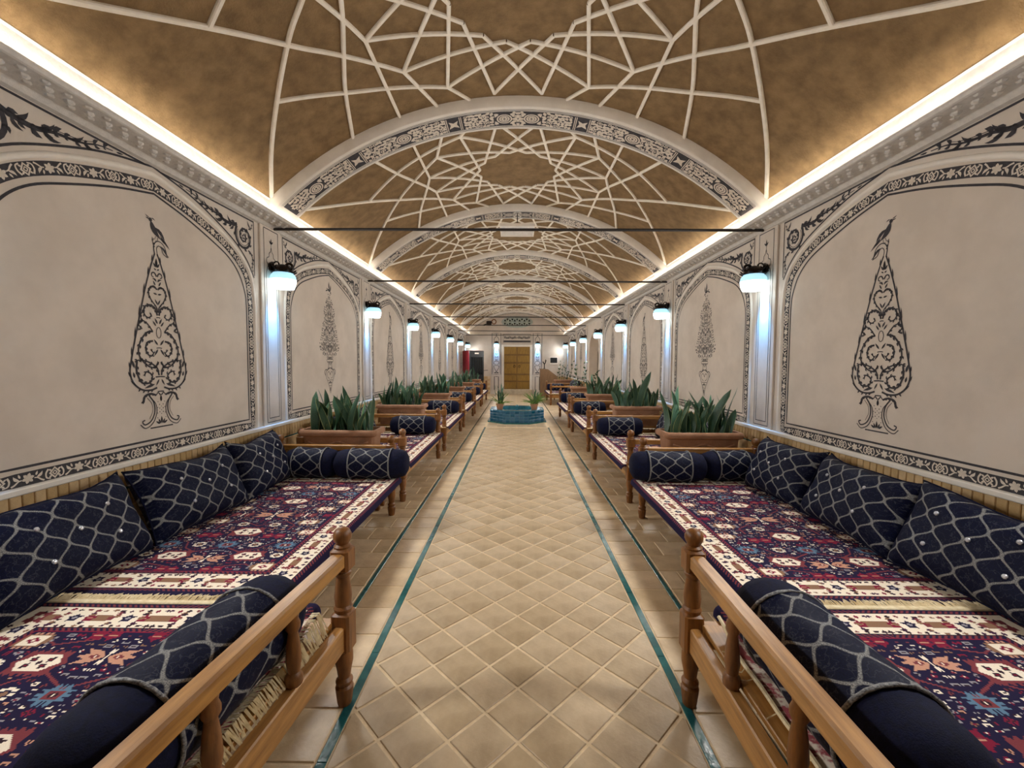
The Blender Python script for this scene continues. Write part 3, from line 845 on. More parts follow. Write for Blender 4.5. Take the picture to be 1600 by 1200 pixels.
def soffit_fn(off):
    r = RV - RT - off
    return lambda s, t: (r * math.sin(s / (RV - RT)), t, ZC + r * math.cos(s / (RV - RT)))
me_rib = rib_mesh(); me_sd = sof_dark.mesh('soffit_ground', M['ink'], soffit_fn(0.0015)); me_sp = sof_pat.mesh('soffit_foliage', M['cream_paint'], soffit_fn(0.0035))
for k, yc in enumerate(RIBS):
    rb = link('arch_rib', me_rib, ceil, (0, yc, 0))
    link('soffit_ground', me_sd, rb); link('soffit_foliage', me_sp, rb)
# star lattice of raised gypsum strips, one object per strip kind per bay
def strip_mesh(pl, wd=0.027, th=0.020):
    if len(pl) > 2: pts = [tuple(p) for p in spline(pl, 5)]
    else:
        (ax, ay), (bx, by) = pl; n = max(4, int(math.hypot(bx - ax, by - ay) / 0.11))
        pts = [(ax + (bx - ax) * i / n, ay + (by - ay) * i / n) for i in range(n + 1)]
    loops = []
    for i, (x, y) in enumerate(pts):
        t = np.array(pts[min(i + 1, len(pts) - 1)]) - np.array(pts[max(i - 1, 0)]); t /= np.hypot(*t); nn = (-t[1], t[0])
        l = []
        for b, d in ((-wd / 2, -0.004), (-wd / 2, th * 0.7), (-wd * 0.3, th), (wd * 0.3, th), (wd / 2, th * 0.7), (wd / 2, -0.004)):
            xx, yy = x + nn[0] * b, y + nn[1] * b
            xx = max(-A_SP, min(A_SP, xx)); a = math.asin(xx / RV)
            l.append(((RV - d) * math.sin(a), yy, ZC + (RV - d) * math.cos(a)))
        loops.append(l)
    return MB().loops(loops, closed=False, cap=False)
RO, RI, YH = 1.10, 0.478, 1.135
def on(r, deg): return (r * math.cos(R(deg)), r * math.sin(R(deg)))
TH = [11.25 + 22.5 * k for k in range(16)]
lines = []
for t in TH:
    for d in (-45, 45): lines.append([on(RO, t), on(RI, t + d)])
o1, o2_, o3 = on(RO, 11.25), on(RO, 33.75), on(RO, 56.25)
quad = [[o1, (o1[0] + 0.01, YH)], [on(RO, -11.25), (1.145, -0.01), (1.25, 0.262), (1.375, 0.60), (1.525, YH)],
        [on(RO, -33.75), (1.30, -0.225), (1.49, -0.03), (1.785, 0.345), (2.05, 0.72), (2.285, 1.12)],
        [o2_, (0.745, YH)], [o3, (0.445, YH)], [o3, (1.065, 0.738), (1.375, 0.60), (1.785, 0.345)]]
for pl in quad:
    for sx in (-1, 1):
        for sy in (-1, 1): lines.append([(x * sx, y * sy) for x, y in pl])
strip_meshes = [strip_mesh(pl).mesh('lattice_strip', M['strip'], 40) for pl in lines]
BC = [C0 + P * (k - 0.5) for k in range(0, 7)]
for k, yc in enumerate(BC):
    for me in strip_meshes[:]:
        link('lattice_strip', me, ceil, (0, yc, 0)) if k < 5 else None
    if k >= 5:
        mm = MB()
        for pl in lines: s_ = strip_mesh(pl); mm.add([(x, y + yc, z) for x, y, z in s_.v], s_.f)
        mm.build('lattice_field', M['strip'], ceil, kind='stuff')

# ------------------------------------------------------------------ far wall: door, painted panels, lattice window
M['batten'] = mat_noise('dark_ochre_wood', (128, 94, 34), (104, 74, 24), 7.0, 0.5, 0.1, 40, stretch=(0.6, 5, 5))
d = empty('door_1', (0.02, YE, 0), kind='structure')
DW, DB, DT = 0.62, 0.24, 2.27
fr = MB()
fr.bbox(-DW - 0.10, -DW, -0.05, 0.0, 0.0, DT + 0.10, 0.008); fr.bbox(DW, DW + 0.10, -0.05, 0.0, 0.0, DT + 0.10, 0.008)
fr.bbox(-DW, DW, -0.05, 0.0, DT, DT + 0.10, 0.008)
fr.build('door_frame', M['white'], d)
MB().bbox(-DW - 0.1, DW + 0.1, -0.22, 0.0, 0.0, DB, 0.01).build('threshold_step', M['stone'], d)
for sx in (-1, 1):
    x0, x1 = sorted((sx * 0.004, sx * (DW - 0.005)))
    lf = MB().bbox(x0, x1, -0.034, -0.004, DB + 0.005, DT - 0.005, 0.004).build('door_leaf', M['brass_door'], d)
    for i in range(4):
        xa = x0 + (x1 - x0) * i / 4
        MB().bbox(xa + 0.004, xa + (x1 - x0) / 4 - 0.004, -0.040, -0.034, DB + 0.01, DT - 0.01, 0.003).build('board', M['brass_door'], lf)
    for zz in (0.62, 0.95, 1.50, 1.88):
        rl = MB().bbox(x0 + 0.02, x1 - 0.02, -0.056, -0.040, zz - 0.035, zz + 0.035, 0.004).build('batten', M['batten'], lf)
    hm = MB().tube([(sx * 0.12 + 0.05 * math.cos(a), -0.065, 1.33 + 0.05 * math.sin(a)) for a in np.linspace(0, 2 * PI, 12)], 0.008, 6)
    hm.lathe([(0.03, 0), (0.02, 0.02)], 8, sx * 0.12, -0.06, 1.37)
    hm.build('ring_knocker', M['bronze'], lf)
MB().bbox(-0.02, 0.02, -0.056, -0.040, DB + 0.02, DT - 0.02, 0.004).build('meeting_stile', M['batten'], d)

def end_panel():
    a = Art()
    a.stroke([(0, 2.91), (0.21, 2.91), (0.21, 0.94), (0, 0.94)], 0.022); a.stroke([(0.165, 2.4), (0.165, 1.0), (0, 1.0)], 0.016)
    a.leaf(0, 2.78, 0, 2.88, 0.05); a.stroke([(0, 2.78), (0.05, 2.72), (0.12, 2.62), (0.10, 2.55)], 0.02)
    for zz, wd in ((2.02, 0.04), (1.90, 0.05), (1.75, 0.08), (1.62, 0.06)): a.leaf(0.01, zz, wd, zz + 0.07, 0.035); a.disc(wd * 0.5, zz - 0.02, 0.014, 6)
    a.stroke([(p[0], p[1]) for p in spline([(0, 1.58), (0.09, 1.56), (0.12, 1.46), (0.03, 1.42)], 5)], 0.02)
    a.stroke([(p[0], p[1]) for p in spline([(0, 1.38), (0.11, 1.35), (0.10, 1.25), (0.03, 1.12), (0.0, 1.05)], 5)], 0.022)
    a.leaf(0, 1.04, 0.12, 1.02, 0.05)
    a.stroke([(0, 0.84), (0.10, 0.84), (0.10, 0.2)], 0.030)
    return a.mirrored()
EP = end_panel()
me_ep = EP.mesh('panel_painting', M['ink'], lambda s, z: (s, YE - 0.0215, z))
for sx in (-1, 1):
    pm = MB().bbox(-0.25, 0.25, YE - 0.02, YE, 0.0, 2.95, 0.004).build('door_pier', M['plaster'], we, loc=(0.02 + sx * 0.98, 0, 0))
    link('panel_painting', me_ep, pm)
lint = MB().bbox(-0.70, 0.70, YE - 0.015, YE, 2.44, 2.90, 0.004).build('lintel_panel', M['plaster'], we, loc=(0.02, 0, 0))
a = Art(); a.stroke([(0, 2.86), (0.66, 2.86), (0.66, 2.48), (0, 2.48)], 0.02); a.stroke([(0, 2.53), (0.64, 2.53)], 0.07)
for i in range(9):
    x = 0.04 + i * 0.065; a.flower(x, 2.70 + 0.04 * math.sin(i * 1.7), 0.045, 5, i, 0.7); a.leaf(x, 2.62, x + 0.06, 2.78, 0.035)
a = a.mirrored(); link('lintel_painting', a.mesh('lintel_painting', M['ink'], lambda s, z: (s, YE - 0.0165, z)), lint)
# brick facing on the foot of the far wall
bb = MB().box(-W, -1.25, YE - 0.012, YE, 0, 0.86).box(1.28, W, YE - 0.012, YE, 0, 0.86).build('baseboard_far', M['grout'], kind='structure')
me_b = MB().bbox(-0.11, 0.11, -0.009, 0.009, -0.05, 0.05, 0.003).mesh('brick', M['brick'])
for x0, x1 in ((-W + 0.02, -1.26), (1.3, W - 0.02)):
    for r in range(8):
        x = x0 + (0.11 if r % 2 else 0)
        while x + 0.22 <= x1: link('brick', me_b, bb, (x + 0.11, YE - 0.013, 0.055 + r * 0.105)); x += 0.23
# oval lattice window
wn = empty('window_1', (0.02, YE, 3.44), kind='structure')
ew, eh = 0.73, 0.25
bk = MB(); bk.add([(ew * math.cos(t), -0.006, eh * math.sin(t)) for t in np.linspace(0, 2 * PI, 40, endpoint=False)] + [(ew * math.cos(t), 0.0, eh * math.sin(t)) for t in np.linspace(0, 2 * PI, 40, endpoint=False)],
                  [tuple(range(39, -1, -1))] + [(i, (i + 1) % 40, 40 + (i + 1) % 40, 40 + i) for i in range(40)])
bk.build('pane', M['dark_glass'], wn)
M['lattice_grey'] = mat_noise('grey_green_lattice', (186, 194, 186), (166, 176, 168), 20.0, 0.5)
MB().loops([[((ew + q * 0.02) * math.cos(t), y, (eh + q * 0.02) * math.sin(t)) for t in np.linspace(0, 2 * PI, 40, endpoint=False)] for q, y in ((-1, 0), (-1, -0.03), (1, -0.03), (1, 0))]).build('window_frame', M['lattice_grey'], wn)
lt = MB()
for i in range(-6, 7):
    for d_ in (60, -60, 0):
        dx, dz = math.cos(R(d_)), math.sin(R(d_)); off = i * 0.20
        px, pz = -dz * off, dx * off
        # clip the line to the oval
        A_ = (dx / ew) ** 2 + (dz / eh) ** 2; B_ = 2 * (px * dx / ew ** 2 + pz * dz / eh ** 2); C_ = (px / ew) ** 2 + (pz / eh) ** 2 - 1
        D_ = B_ * B_ - 4 * A_ * C_
        if D_ <= 0: continue
        t0, t1 = (-B_ - math.sqrt(D_)) / (2 * A_), (-B_ + math.sqrt(D_)) / (2 * A_)
        lt.tube([(px + dx * t, -0.015, pz + dz * t) for t in (t0, t1)], 0.036, 4)
lt.build('lattice', M['lattice_grey'], wn)

# ------------------------------------------------------------------ iron tie rods
for k, yc in enumerate(RIBS[1:]):
    yy = yc + 0.03
    pre = 'nearest' if k == 1 else ORD[k - 1]
    lab = ('dark iron tie rod spanning the hall under the %s painted arch' % ('nearest' if k == 1 else ORD[k - 1])) if k else 'dark iron tie rod spanning the hall overhead before the nearest arch'
    if k == 0: continue
    t = empty('tie_rod', (0, yy, 2.80), 0, lab, 'tie rod', 'iron tie rods across the vault')
    MB().tube([(-2.392, 0, 0), (2.392, 0, 0)], 0.014, 8).build('rod', M['iron'], t)

# square white pyramid shade hung under the second rib in view
PYD = RIBS[3]
cd = empty('pendant_shade', (0.0, PYD - 0.08, 3.55), 0, 'white square pyramid shade hanging on a thin rod under the second painted arch', 'pendant')
hs = 0.265; th = 0.10
MB().loops([[(x * q, y * q, z) for x, y in ((-hs, -hs), (hs, -hs), (hs, hs), (-hs, hs))] for q, z in ((0.95, 0.0), (1.0, 0.0), (1.0, 0.045), (0.95, 0.045), (0.95, 0.0))]).build('frame', M['white'], cd)
for k in range(4):
    a_, b_ = [((-hs, -hs), (hs, -hs), (hs, hs), (-hs, hs))[j % 4] for j in (k, k + 1)]
    f_ = MB().add([(a_[0] * .95, a_[1] * .95, 0.02), (b_[0] * .95, b_[1] * .95, 0.02), (0, 0, th + .02), (a_[0] * .95, a_[1] * .95, 0.028), (b_[0] * .95, b_[1] * .95, 0.028), (0, 0, th + .028)], [(0, 2, 1), (3, 4, 5), (0, 1, 4, 3), (1, 2, 5, 4), (2, 0, 3, 5)])
    f_.build('pyramid_face', M['cornice'], cd)
MB().tube([(0, 0.0, th + 0.02), (0, 0.0, zv(0, RT) - 3.55 - 0.003)], 0.008, 6).build('hanging_rod', M['iron'], cd)

# ------------------------------------------------------------------ wall lamps
def make_lamp():
    t = empty('wall_lamp')
    MB().lathe([(0.045, 0), (0.040, 0.008), (0.018, 0.018), (0.012, 0.03)], 12).v
    pl = MB(); pl.lathe([(0.05, 0), (0.046, 0.010), (0.02, 0.022)], 12)
    pl.v = [(z, x, y + 0.06) for x, y, z in pl.v]; pl.build('wall_plate', M['bronze'], t, True)
    arm = MB().tube([(0.01, 0, 0.05), (0.05, 0, 0.075), (0.10, 0, 0.06), (0.115, 0, 0.02)], [0.010, 0.012, 0.011, 0.012], 8)
    arm.tube([(0.05 + 0.028 * math.cos(a), 0.0, 0.085 + 0.028 * math.sin(a)) for a in np.linspace(0, 2 * PI * 0.9, 14)], 0.007, 6)
    arm.build('arm', M['bronze'], t, True)
    for k in range(8):
        a = 2 * PI * k / 8
        lf = MB(); pts = []
        for u, r_, z_ in ((0, 0.015, 0.05), (0.4, 0.06, 0.055), (0.75, 0.100, 0.022), (1.0, 0.128, 0.040)):
            wd = 0.040 * math.sin(PI * min(0.95, u * 0.75 + 0.2))
            pts.append((r_, wd, z_))
        vs = []
        for r_, wd, z_ in pts:
            for b, dz in ((-wd, 0), (0, 0.010), (wd, 0), (0, -0.006)):
                vs.append((0.115 + r_ * math.cos(a) - b * math.sin(a), r_ * math.sin(a) + b * math.cos(a), z_ + dz - 0.018))
        fs = [(i * 4 + j, i * 4 + (j + 1) % 4, i * 4 + 4 + (j + 1) % 4, i * 4 + 4 + j) for i in range(3) for j in range(4)] + [(12, 13, 14, 15)]
        lf.add(vs, fs).build('crown_leaf', M['bronze'], t, True)
    MB().lathe([(0.02, 0.085), (0.05, 0.075), (0.080, 0.045), (0.095, 0.010), (0.090, 0.0)], 14, 0.115, 0, 0).build('crown_cap', M['bronze'], t, True)
    MB().tube([(0.175 + 0.032 * math.cos(q), 0.0, 0.062 + 0.032 * math.sin(q)) for q in np.linspace(-1.2, 2 * PI * 0.8, 16)], [0.013] * 12 + [0.011, 0.009, 0.007, 0.004], 7).build('scroll', M['bronze'], t, True)
    for sg in (-1, 1):
        MB().tube([(0.03, sg * 0.02, 0.06), (0.05, sg * 0.07, 0.085), (0.07, sg * 0.10, 0.06), (0.08, sg * 0.085, 0.035), (0.07, sg * 0.07, 0.05)], [0.012, 0.015, 0.014, 0.010, 0.007], 6).build('scroll', M['bronze'], t, True)
    MB().lathe([(0.045, 0.02), (0.085, 0.005), (0.112, -0.03), (0.118, -0.065)], 20, 0.115, 0, 0, cap=False).build('shade_neck', M['shade_dim'], t, True)
    MB().lathe([(0.118, -0.065), (0.114, -0.10), (0.104, -0.13), (0.096, -0.15), (0.090, -0.148), (0.100, -0.10)], 20, 0.115, 0, 0, cap=False).build('glass_shade', M['shade_hot'], t, True)
    MB().lathe([(0.012, -0.03), (0.028, -0.06), (0.030, -0.10), (0.018, -0.125), (0.004, -0.132)], 10, 0.115, 0, 0).build('bulb', M['shade_hot'], t, True)
    pd = bpy.data.lights.new('plume_light', 'SPOT'); pd.energy = PLUME_POWER; pd.color = PLUME_COLOR; pd.shadow_soft_size = 0.03; pd.spot_size = R(50); pd.spot_blend = 1.0
    po = bpy.data.objects.new('plume_light', pd); COL.objects.link(po); po.parent = t; po.location = (0.06, 0, -0.15); po.rotation_euler = (0, R(18), 0)
    ld = bpy.data.lights.new('lamp_light', 'SPOT'); ld.spot_size = R(172); ld.spot_blend = 0.8; ld.energy = LAMP_POWER; ld.color = LAMP_COLOR; ld.shadow_soft_size = 0.16
    lo = bpy.data.objects.new('lamp_light', ld); COL.objects.link(lo); lo.parent = t; lo.location = (0.15, 0, -0.19); lo.rotation_euler = (0, R(-72), 0)
    return t
lamp0 = make_lamp(); used = False
def put_lamp(loc, rz, label, group='wall lamps along the hall'):
    global used
    t = lamp0 if not used else dup(lamp0)
    used = True
    t.location = loc; t.rotation_euler = (0, 0, rz)
    if loc[1] > YE - 1.0:
        for o in list(t.children):
            if o.name.startswith('lamp_light'):
                o.data = o.data.copy(); o.data.energy = LAMP_POWER * 0.22
    tag(t, label, 'wall lamp', group)
for side, sx, rz in (('left', -1, 0.0), ('right', 1, PI)):
    for k, yc in enumerate(RIBS[1:]):
        if k == 0: lab = 'bronze wall lamp with glowing glass on the %s wall beside the nearest bay' % side
        elif k == 1: lab = 'largest glowing blue-white glass wall lamp on the %s wall, on the nearest painted pilaster' % side
        else: lab = 'glowing glass wall lamp with bronze leaves, %s along the %s wall counting from the viewer' % (ORD[k - 1], side)
        put_lamp((sx * (W - 0.02), yc, 2.365), rz, lab)
for sx in (-1, 1):
    put_lamp((0.02 + sx * 0.98, YE - 0.02, 2.42), -PI / 2, 'small glowing wall lamp on the painted panel %s of the far ochre door' % ('left' if sx < 0 else 'right'))

# ------------------------------------------------------------------ carpets: knotted pixel by pixel
KN = 0.006
RW_, RL_ = 1.29, 2.06
NX, NY = int(RW_ / KN), int(RL_ / KN)
PALC = {'navy': (34, 28, 58), 'plum': (66, 34, 62), 'red': (126, 30, 56), 'brick': (122, 58, 64), 'peach': (196, 146, 122), 'cream': (238, 226, 206), 'grey': (150, 146, 150), 'blue': (92, 122, 146), 'brown': (138, 104, 82), 'dark': (52, 34, 44)}
PN = list(PALC); PI_ = {k: i for i, k in enumerate(PN)}
def make_canvas():
    hx, hy = NX // 2 + 1, NY // 2 + 1
    c = np.full((hy, hx), PI_['navy'], int)          # quarter: origin at the centre
    YY, XX = np.mgrid[0:hy, 0:hx]
    def poly(pts, col, cc=c):
        p = np.array(pts, float); x0, y0 = np.floor(p.min(0)).astype(int); x1, y1 = np.ceil(p.max(0)).astype(int) + 1
        x0, y0 = max(x0, 0), max(y0, 0); x1, y1 = min(x1, hx), min(y1, hy)
        if x1 <= x0 or y1 <= y0: return
        xs, ys = XX[y0:y1, x0:x1] + 0.5, YY[y0:y1, x0:x1] + 0.5; ins = np.zeros(xs.shape, bool)
        for i in range(len(p)):
            (ax, ay), (bx, by) = p[i - 1], p[i]
            if ay == by: continue
            cr = ((ay > ys) != (by > ys)) & (xs < (bx - ax) * (ys - ay) / (by - ay) + ax); ins ^= cr
        cc[y0:y1, x0:x1][ins] = PI_[col]
    def star(cx, cy, r, r2, k, col, a0=0.0, sy=1.0):
        poly([(cx + (r if i % 2 == 0 else r2) * math.cos(a0 + PI * i / k), cy + sy * (r if i % 2 == 0 else r2) * math.sin(a0 + PI * i / k)) for i in range(2 * k)], col)
    def rect(cx, cy, w_, h_, col): poly([(cx - w_, cy - h_), (cx + w_, cy - h_), (cx + w_, cy + h_), (cx - w_, cy + h_)], col)
    def dia(cx, cy, w_, h_, col): poly([(cx - w_, cy), (cx, cy - h_), (cx + w_, cy), (cx, cy + h_)], col)
    def hexa(cx, cy, w_, h_, col): poly([(cx - w_, cy), (cx - w_ * .55, cy - h_), (cx + w_ * .55, cy - h_), (cx + w_, cy), (cx + w_ * .55, cy + h_), (cx - w_ * .55, cy + h_)], col)
    def zig(cx, cy, w_, h_, col, k=7):
        pts = []
        for i in range(k): pts += [(cx - w_ + 2 * w_ * i / k, cy - h_), (cx - w_ + 2 * w_ * (i + .5) / k, cy - h_ - 3)]
        for i in range(k): pts += [(cx + w_ - 2 * w_ * i / k, cy + h_), (cx + w_ - 2 * w_ * (i + .5) / k, cy + h_ + 3)]
        poly(pts, col)
    def cream_hex(cx, cy, s=1.0):
        zig(cx, cy, 17 * s, 10 * s, 'brick'); hexa(cx, cy, 20 * s, 9 * s, 'brick'); hexa(cx, cy, 16 * s, 8 * s, 'cream')
        for dx in (-6, 6):
            for dy in (-3.4, 3.4): star(cx + dx * s, cy + dy * s, 3.6 * s, 2 * s, 4, 'dark', 0.4); dia(cx + dx * s, cy + dy * s, 1, 1, 'red')
        dia(cx, cy, 2, 2, 'dark')
    def cream_rect(cx, cy, s=1.0):
        rect(cx, cy, 13 * s, 8 * s, 'brown'); rect(cx, cy, 15 * s, 4 * s, 'brown'); rect(cx, cy, 10 * s, 6.5 * s, 'cream')
        star(cx, cy, 7 * s, 3.5 * s, 4, 'red', 0, .8); dia(cx, cy, 2.2 * s, 2 * s, 'cream')
        for dx in (-1, 1):
            for k in range(3): rect(cx + dx * 17 * s, cy + (k - 1) * 4 * s, 1.2, 1.0, 'grey')
        for k in range(4): rect(cx + (k - 1.5) * 5 * s, cy + 10 * s, 1.0, 1.2, 'peach'); rect(cx + (k - 1.5) * 5 * s, cy - 10 * s, 1.0, 1.2, 'peach')
    def red_bug(cx, cy, s=1.0):
        for dx in (-1, 1): star(cx + dx * 7 * s, cy, 9 * s, 5.5 * s, 5, 'red', 0.3 * dx)
        rect(cx, cy, 4 * s, 3 * s, 'red')
        for dx in (-1, 1):
            dia(cx + dx * 7 * s, cy, 3.4 * s, 2 * s, 'brick'); rect(cx + dx * 7 * s, cy, 4.0 * s, .5, 'peach')
        dia(cx, cy, 2 * s, 3 * s, 'plum')
    def turtle(cx, cy, s=1.0):
        for dx in (-1, 1):
            for k in range(3): poly([(cx + dx * 6 * s, cy + (k - 1) * 5 * s - 1.2), (cx + dx * 19 * s, cy + (k - 1) * 4 * s), (cx + dx * 6 * s, cy + (k - 1) * 5 * s + 1.4)], 'blue')
        for k in (-1, 0, 1):
            for dy in (-1, 1): hexa(cx + k * 5 * s, cy + dy * 7.5 * s, 2.2 * s, 4 * s, 'blue')
        rect(cx, cy, 10 * s, 5.5 * s, 'blue'); rect(cx, cy, 7.5 * s, 4 * s, 'brick'); star(cx - 2.5 * s, cy, 3 * s, 1.6 * s, 4, 'dark'); star(cx + 2.5 * s, cy, 3 * s, 1.6 * s, 4, 'dark')
        dia(cx, cy, 1.2, 1.5, 'cream')
    def butterfly(cx, cy, s=1.0, col='peach'):
        for dx in (-1, 1):
            poly([(cx + dx * 1, cy), (cx + dx * 8 * s, cy - 6 * s), (cx + dx * 20 * s, cy - 8 * s), (cx + dx * 15 * s, cy - 3 * s), (cx + dx * 22 * s, cy), (cx + dx * 15 * s, cy + 3 * s), (cx + dx * 20 * s, cy + 8 * s), (cx + dx * 8 * s, cy + 6 * s)], col)
            dia(cx + dx * 9 * s, cy, 4.5 * s, 2.4 * s, 'brick'); dia(cx + dx * 9 * s, cy, 2 * s, 1.1 * s, 'cream')
        poly([(cx - 1, cy), (cx - 2.6 * s, cy - 9 * s), (cx, cy - 6 * s), (cx + 2.6 * s, cy - 9 * s), (cx + 1, cy), (cx + 2.6 * s, cy + 9 * s), (cx, cy + 6 * s), (cx - 2.6 * s, cy + 9 * s)], 'cream')
    def daisy(cx, cy, s=1.0, col='cream'):
        for i in range(8):
            a = 2 * PI * i / 8; hexa(cx + 6 * s * math.cos(a), cy + 5 * s * math.sin(a), 2.4 * s, 1.6 * s, col)
        star(cx, cy, 3 * s, 2 * s, 6, 'brown')
    # field of the quarter: brick-red linked arcs then the motifs
    for (xa, ya), (xb, yb) in (((0, 34), (26, 20)), ((26, 20), (40, 30)), ((40, 30), (40, 44)), ((0, 86), (22, 98)), ((22, 98), (36, 90)), ((36, 90), (44, 76)), ((20, 128), (44, 122)), ((44, 122), (58, 130))):
        L = math.hypot(xb - xa, yb - ya); nx_, ny_ = -(yb - ya) / L * .8, (xb - xa) / L * .8
        poly([(xa + nx_, ya + ny_), (xb + nx_, yb + ny_), (xb - nx_, yb - ny_), (xa - nx_, ya - ny_)], 'brick')
    butterfly(0, 0, 1.1); cream_hex(0, 50, .95); butterfly(0, 112, .85); cream_rect(52, 22, .8); red_bug(34, 60, .85); turtle(0, 82, 0.7); turtle(58, 82, 0.7)
    cream_hex(36, 106, .85); cream_rect(62, 126, .7); cream_rect(64, 50, .65); red_bug(20, 132, .7); butterfly(38, 2, .65, 'brick'); daisy(28, 82, .8); daisy(62, 104, .75); daisy(18, 30, .8); red_bug(68, 0, .7)
    r = random.Random(5); fx, fy = hx - 37, hy - 37
    for _ in range(16000):
        x, y = r.uniform(1, fx - 3), r.uniform(1, fy - 3)
        s = r.choice((1.7, 2.0, 2.4, 2.6, 3.2)); x0, x1, y0, y1 = int(max(0, x - s - .4)), int(x + s + 1.4), int(max(0, y - s - .4)), int(y + s + 1.4)
        if (c[y0:y1, x0:x1] != PI_['navy']).any(): continue
        k = r.random(); col = r.choice(('cream', 'grey', 'peach', 'brown', 'brick', 'cream', 'grey', 'red'))
        if k < .35: star(x, y, s, s * .6, 5, col, r.random()); dia(x, y, 1, 1, 'dark')
        elif k < .6: dia(x, y, s, s * .7, col); dia(x, y, 1, .8, 'red' if col != 'red' else 'cream')
        elif k < .8: rect(x, y, s, s * .5, col); rect(x, y, s * .6, .6, 'dark')
        else: dia(x - s * .5, y, s * .5, s * .5, col); dia(x + s * .5, y, s * .5, s * .5, col)
    # border
    def bcoord():
        dx = hx - 1 - XX; dy = hy - 1 - YY; return np.minimum(dx, dy), np.where(dx < dy, YY, XX)
    bd, al = bcoord()
    c[bd < 36] = PI_['cream']
    for lo_, hi_ in ((5, 8), (33, 36)):
        s_ = (bd >= lo_) & (bd < hi_); c[s_] = np.where(((al + bd) // 2 % 2)[s_] == 0, PI_['brick'], PI_['navy'])
    c[bd < 5] = PI_['navy']; c[(bd == 8) | (bd == 32)] = PI_['dark']; c[bd == 36] = PI_['red']
    r = random.Random(9)
    def bpos(d_, t, horiz): return (t, hy - 1 - d_) if horiz else (hx - 1 - d_, t)
    for horiz, length in ((True, hx - 24), (False, hy - 24)):
        t = 4.0; i = 0
        while t < length:
            x, y = bpos(20.5, t, horiz)
            if i % 2 == 0:
                w_, h_ = (8, 4.5) if horiz else (4.5, 8)
                rect(x, y, w_ * .7, h_ * .8, 'brown'); xx, yy = bpos(20.5, t + 8, horiz); star(xx, yy, 5, 3, 5, 'red', .3); star(xx, yy, 1.6, 1, 4, 'peach')
                xx, yy = bpos(20.5, t - 7, horiz); star(xx, yy, 3.4, 2, 5, 'brick', .3)
            else:
                star(x, y, 5, 3.2, 5, 'navy', .2); star(x, y, 2.4, 1.5, 4, 'grey')
            for d_ in (11.5, 15.0, 26.0, 29.5):
                for o_ in ((-8, -2, 4) if d_ in (11.5, 29.5) else (-9, 9)):
                    xx, yy = bpos(d_ + r.uniform(-.8, .8), t + o_ + r.uniform(-1, 1), horiz)
                    if t + o_ < length + 8: dia(xx, yy, r.uniform(1.6, 2.8), r.uniform(1.3, 2.2), r.choice(('dark', 'brick', 'brown', 'red', 'plum')))
            for o_ in (-10, 10):
                xx, yy = bpos(20.5 + r.uniform(-4, 4), t + o_, horiz); dia(xx, yy, 2.2, 1.8, r.choice(('brown', 'dark', 'brick')))
            t += 19; i += 1
        x, y = hx - 18, hy - 18
    star(hx - 21, hy - 21, 9, 5, 4, 'brick', .78); star(hx - 21, hy - 21, 4, 2, 4, 'cream')
    full = np.zeros((NY, NX), int)
    for yy in range(NY):
        qy = abs(yy - NY // 2)
        row = c[min(qy, hy - 1)]
        full[yy] = row[np.minimum(np.abs(np.arange(NX) - NX // 2), hx - 1)]
    return full
CANVAS = make_canvas()
def rug_mesh(drape=0.055, seed=0):
    xs = np.linspace(-RW_ / 2, RW_ / 2, NX + 1); ys = np.linspace(-RL_ / 2, RL_ / 2, NY + 1)
    X_, Y_ = np.meshgrid(xs, ys)
    edge = RW_ / 2 - drape
    t = np.clip((X_ - edge) / drape, 0, 1)
    Z_ = 0.016 + 0.0015 * np.sin(X_ * 9 + seed) * np.sin(Y_ * 7 + 2 * seed)
    Xd = np.where(t > 0, edge + drape * 0.62 * np.sin(t * PI / 2), X_); Z_ = Z_ - drape * 0.72 * (1 - np.cos(t * PI / 2))
    top = np.stack([Xd, Y_, Z_], -1).reshape(-1, 3)
    idx = np.arange((NX + 1) * (NY + 1)).reshape(NY + 1, NX + 1)
    quads = np.stack([idx[:-1, :-1], idx[:-1, 1:], idx[1:, 1:], idx[1:, :-1]], -1).reshape(-1, 4)
    cols = CANVAS.reshape(-1)
    loop = np.concatenate([idx[0, :-1], idx[:-1, -1], idx[-1, :0:-1], idx[:0:-1, 0]])
    low = top[loop] - np.array([0, 0, 0.012]); base = len(top); k = len(loop)
    sk = np.stack([loop, base + np.arange(k), base + (np.arange(k) + 1) % k, np.roll(loop, -1)], -1)
    V_ = np.concatenate([top, low]); F_ = np.concatenate([quads, sk])
    cols = np.concatenate([cols, np.full(k, PI_['navy'])])
    me = bpy.data.meshes.new('carpet')
    me.vertices.add(len(V_)); me.vertices.foreach_set('co', V_.astype(np.float32).ravel())
    me.loops.add(F_.size); me.loops.foreach_set('vertex_index', F_.astype(np.int32).ravel())
    me.polygons.add(len(F_)); me.polygons.foreach_set('loop_start', np.arange(0, F_.size, 4, dtype=np.int32)); me.polygons.foreach_set('loop_total', np.full(len(F_), 4, np.int32))
    me.update(calc_edges=True)
    pal = np.array([list(lin(PALC[k_])) + [1.0] for k_ in PN], np.float32)
    at = me.attributes.new('knot', 'FLOAT_COLOR', 'FACE'); at.data.foreach_set('color', pal[cols].ravel())
    me.materials.append(M['rug']); return me
RUG = rug_mesh()
